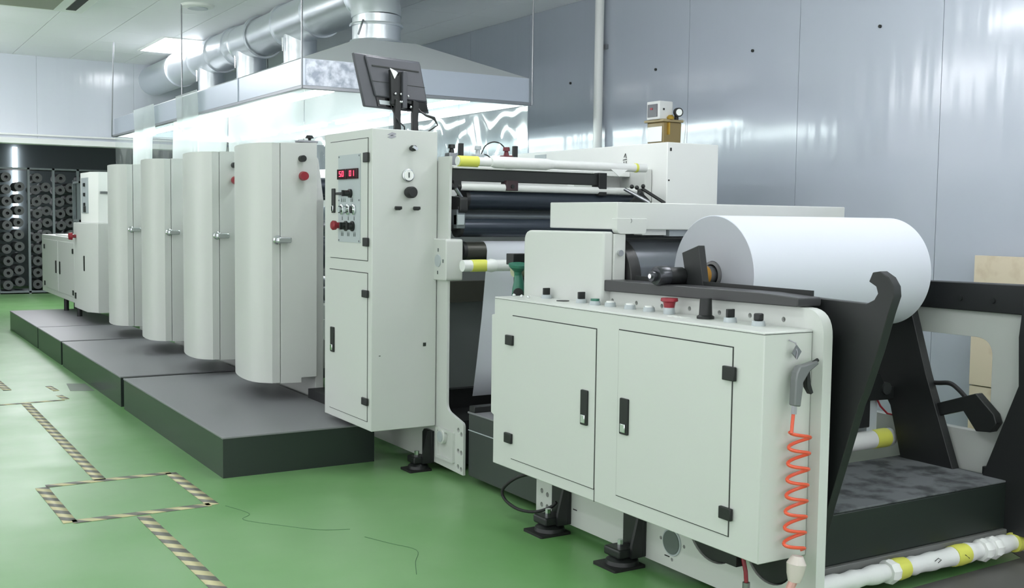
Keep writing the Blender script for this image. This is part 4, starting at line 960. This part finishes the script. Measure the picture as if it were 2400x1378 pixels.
# ================================================================== AIR GUN + HOSE
YE = 2.75
t = thing('air_gun', 'grey air blow gun with coiled orange hose hanging on the console end', 'air gun', (2.86, 2.70, .26))
MB().tube([(2.845, YE - .004, 1.085), (2.862, YE - .02, 1.075), (2.862, YE - .03, 1.045), (2.858, YE - .03, 1.02)], .0025, 6).put('hanging_wire', STEEL, t)
plate([(2.862, 1.068), (2.885, 1.045), (2.865, 1.018), (2.842, 1.04)], 'y', YE - .028, YE - .022).put('hook_tag', STEEL, t)
MB().plate(fillet([(2.835, .95), (2.832, .86), (2.862, .855), (2.872, .94), (2.90, .975), (2.945, 1.0), (2.94, 1.012), (2.88, 1.0), (2.855, .998), (2.84, .975)], .006), 'y', YE - .055, YE - .025).put('gun_body', mat('cast_grey', (122, 124, 126), .4, .3), t, bev=.006)
cyl((2.92, YE - .04, 1.0), (2.952, YE - .04, 1.013), .007, n=12).put('nozzle', BLACK, t)
plate([(2.89, .985), (2.905, .98), (2.912, .93), (2.925, .90), (2.915, .895), (2.896, .92)], 'y', YE - .05, YE - .03).put('trigger', BLACK, t)
cyl((2.845, YE - .04, .86), (2.843, YE - .04, .83), .011, n=6).put('hose_nut', STEEL, t)
hp = [(2.843, YE - .04, .845), (2.838, YE - .04, .80), (2.83, YE - .045, .765)]
turns = 7.6; zt, zb = .765, .335
for i in range(int(turns * 20) + 1):
    a = i / 20 * 2 * PI; f = i / (turns * 20)
    cx = 2.882 - .012 * f
    hp.append((cx - .050 * math.cos(a), YE - .035 - .016 * math.sin(a), zt + (zb - zt) * f))
MB().tube(hp, .0062, 8).put('coiled_hose', ORANGE, t)
MB().lathe((2.862, YE - .06, .33), (2.85, YE - .06, .24), [(0, .02), (.3, .035), (.7, .03), (1, .022)], 16).put('bagged_joint', mat('cloudy_bag', (206, 196, 190), .25), t, label='cloudy plastic bag around the hose joint')
MB().tube([(2.85, YE - .06, .25), (2.825, YE - .06, .21), (2.84, YE - .06, .18), (2.88, YE - .06, .16), (2.90, YE - .05, .12), (2.91, YE + .0, .05)], .016, 10).put('bagged_tail', mat('pinkish_bag', (196, 150, 140), .3), t)
for o_ in [t]: o_.location.x -= .028
t = thing('air_hose', 'red air line with a metal coupling hanging below the console', 'hose', (2.88, 2.97, .1))
MB().tube([(2.87, 3.02, .30), (2.86, 2.99, .25), (2.86, 2.97, .19), (2.86, 2.965, .15)], .008, 8).put('hose', RED, t)
cyl((2.86, 2.965, .15), (2.86, 2.965, .09), .014, n=12).put('coupling', STEEL, t)
box(2.84, 2.88, 3.0, 3.12, .20, .25).put('black_fitting', BLACK, t)
MB().tube(sm([(2.91, 4.5, .24), (2.86, 4.60, .20), (2.83, 4.68, .13), (2.83, 4.66, .08), (2.84, 4.55, .055), (2.86, 4.42, .07), (2.885, 4.33, .11), (2.90, 4.3, .14)]), .008, 10).put('power_cable', RUBBER, label='thick black cable looping down beside the console base', cat='cable')
# round motors seen through the base holes
for y, z, r, l in ((3.24, .30, .16, 'large dark wheel inside the console base, left one'), (2.93, .27, .125, 'large dark wheel inside the console base, right one')):
    t = thing('drive_wheel', l, 'wheel', (2.96, y, z - r)); cyl((2.945, y, z), (2.985, y, z), r, n=40).put('wheel', BLACK, t, bev=.004); cyl((2.93, y, z), (2.946, y, z), .03, n=20).put('hub', DARK, t)

# ================================================================== GREEN FITTING
t = thing('tension_handle', 'green cast handle with flared top beside the white rounded housing', 'handle', (2.93, 4.75, 1.08))
MB().lathe((2.945, 4.75, 1.20), (2.94, 4.74, 1.262), [(0, .018), (.4, .022), (.8, .048), (1, .050)], 24).put('flared_head', GREENP, t)
MB().tube([(2.945, 4.75, 1.215), (2.95, 4.75, 1.18), (2.95, 4.75, 1.14), (2.948, 4.75, 1.08), (2.96, 4.75, .95), (3.04, 4.75, .6), (3.05, 4.75, .405)], [.020, .024, .032, .036, .03, .03, .03], 16).put('neck', GREENP, t)
cyl((2.925, 4.71, 1.115), (2.945, 4.75, 1.115), .026, n=20).put('dark_bore', BLACK, t)
t = thing('sensor_block', 'black square block above the green handle', 'block', (3.0, 4.8, 1.1))
box(2.94, 3.04, 4.79, 4.86, 1.255, 1.312).put('block', BLACK, t, bev=.003)
box(3.03, 3.06, 4.86, 4.89, .405, 1.30).put('rear_post', DARK, t)
box(2.985, 3.06, 4.80, 4.86, .405, 1.19).put('post', DARK, t, bev=.004)
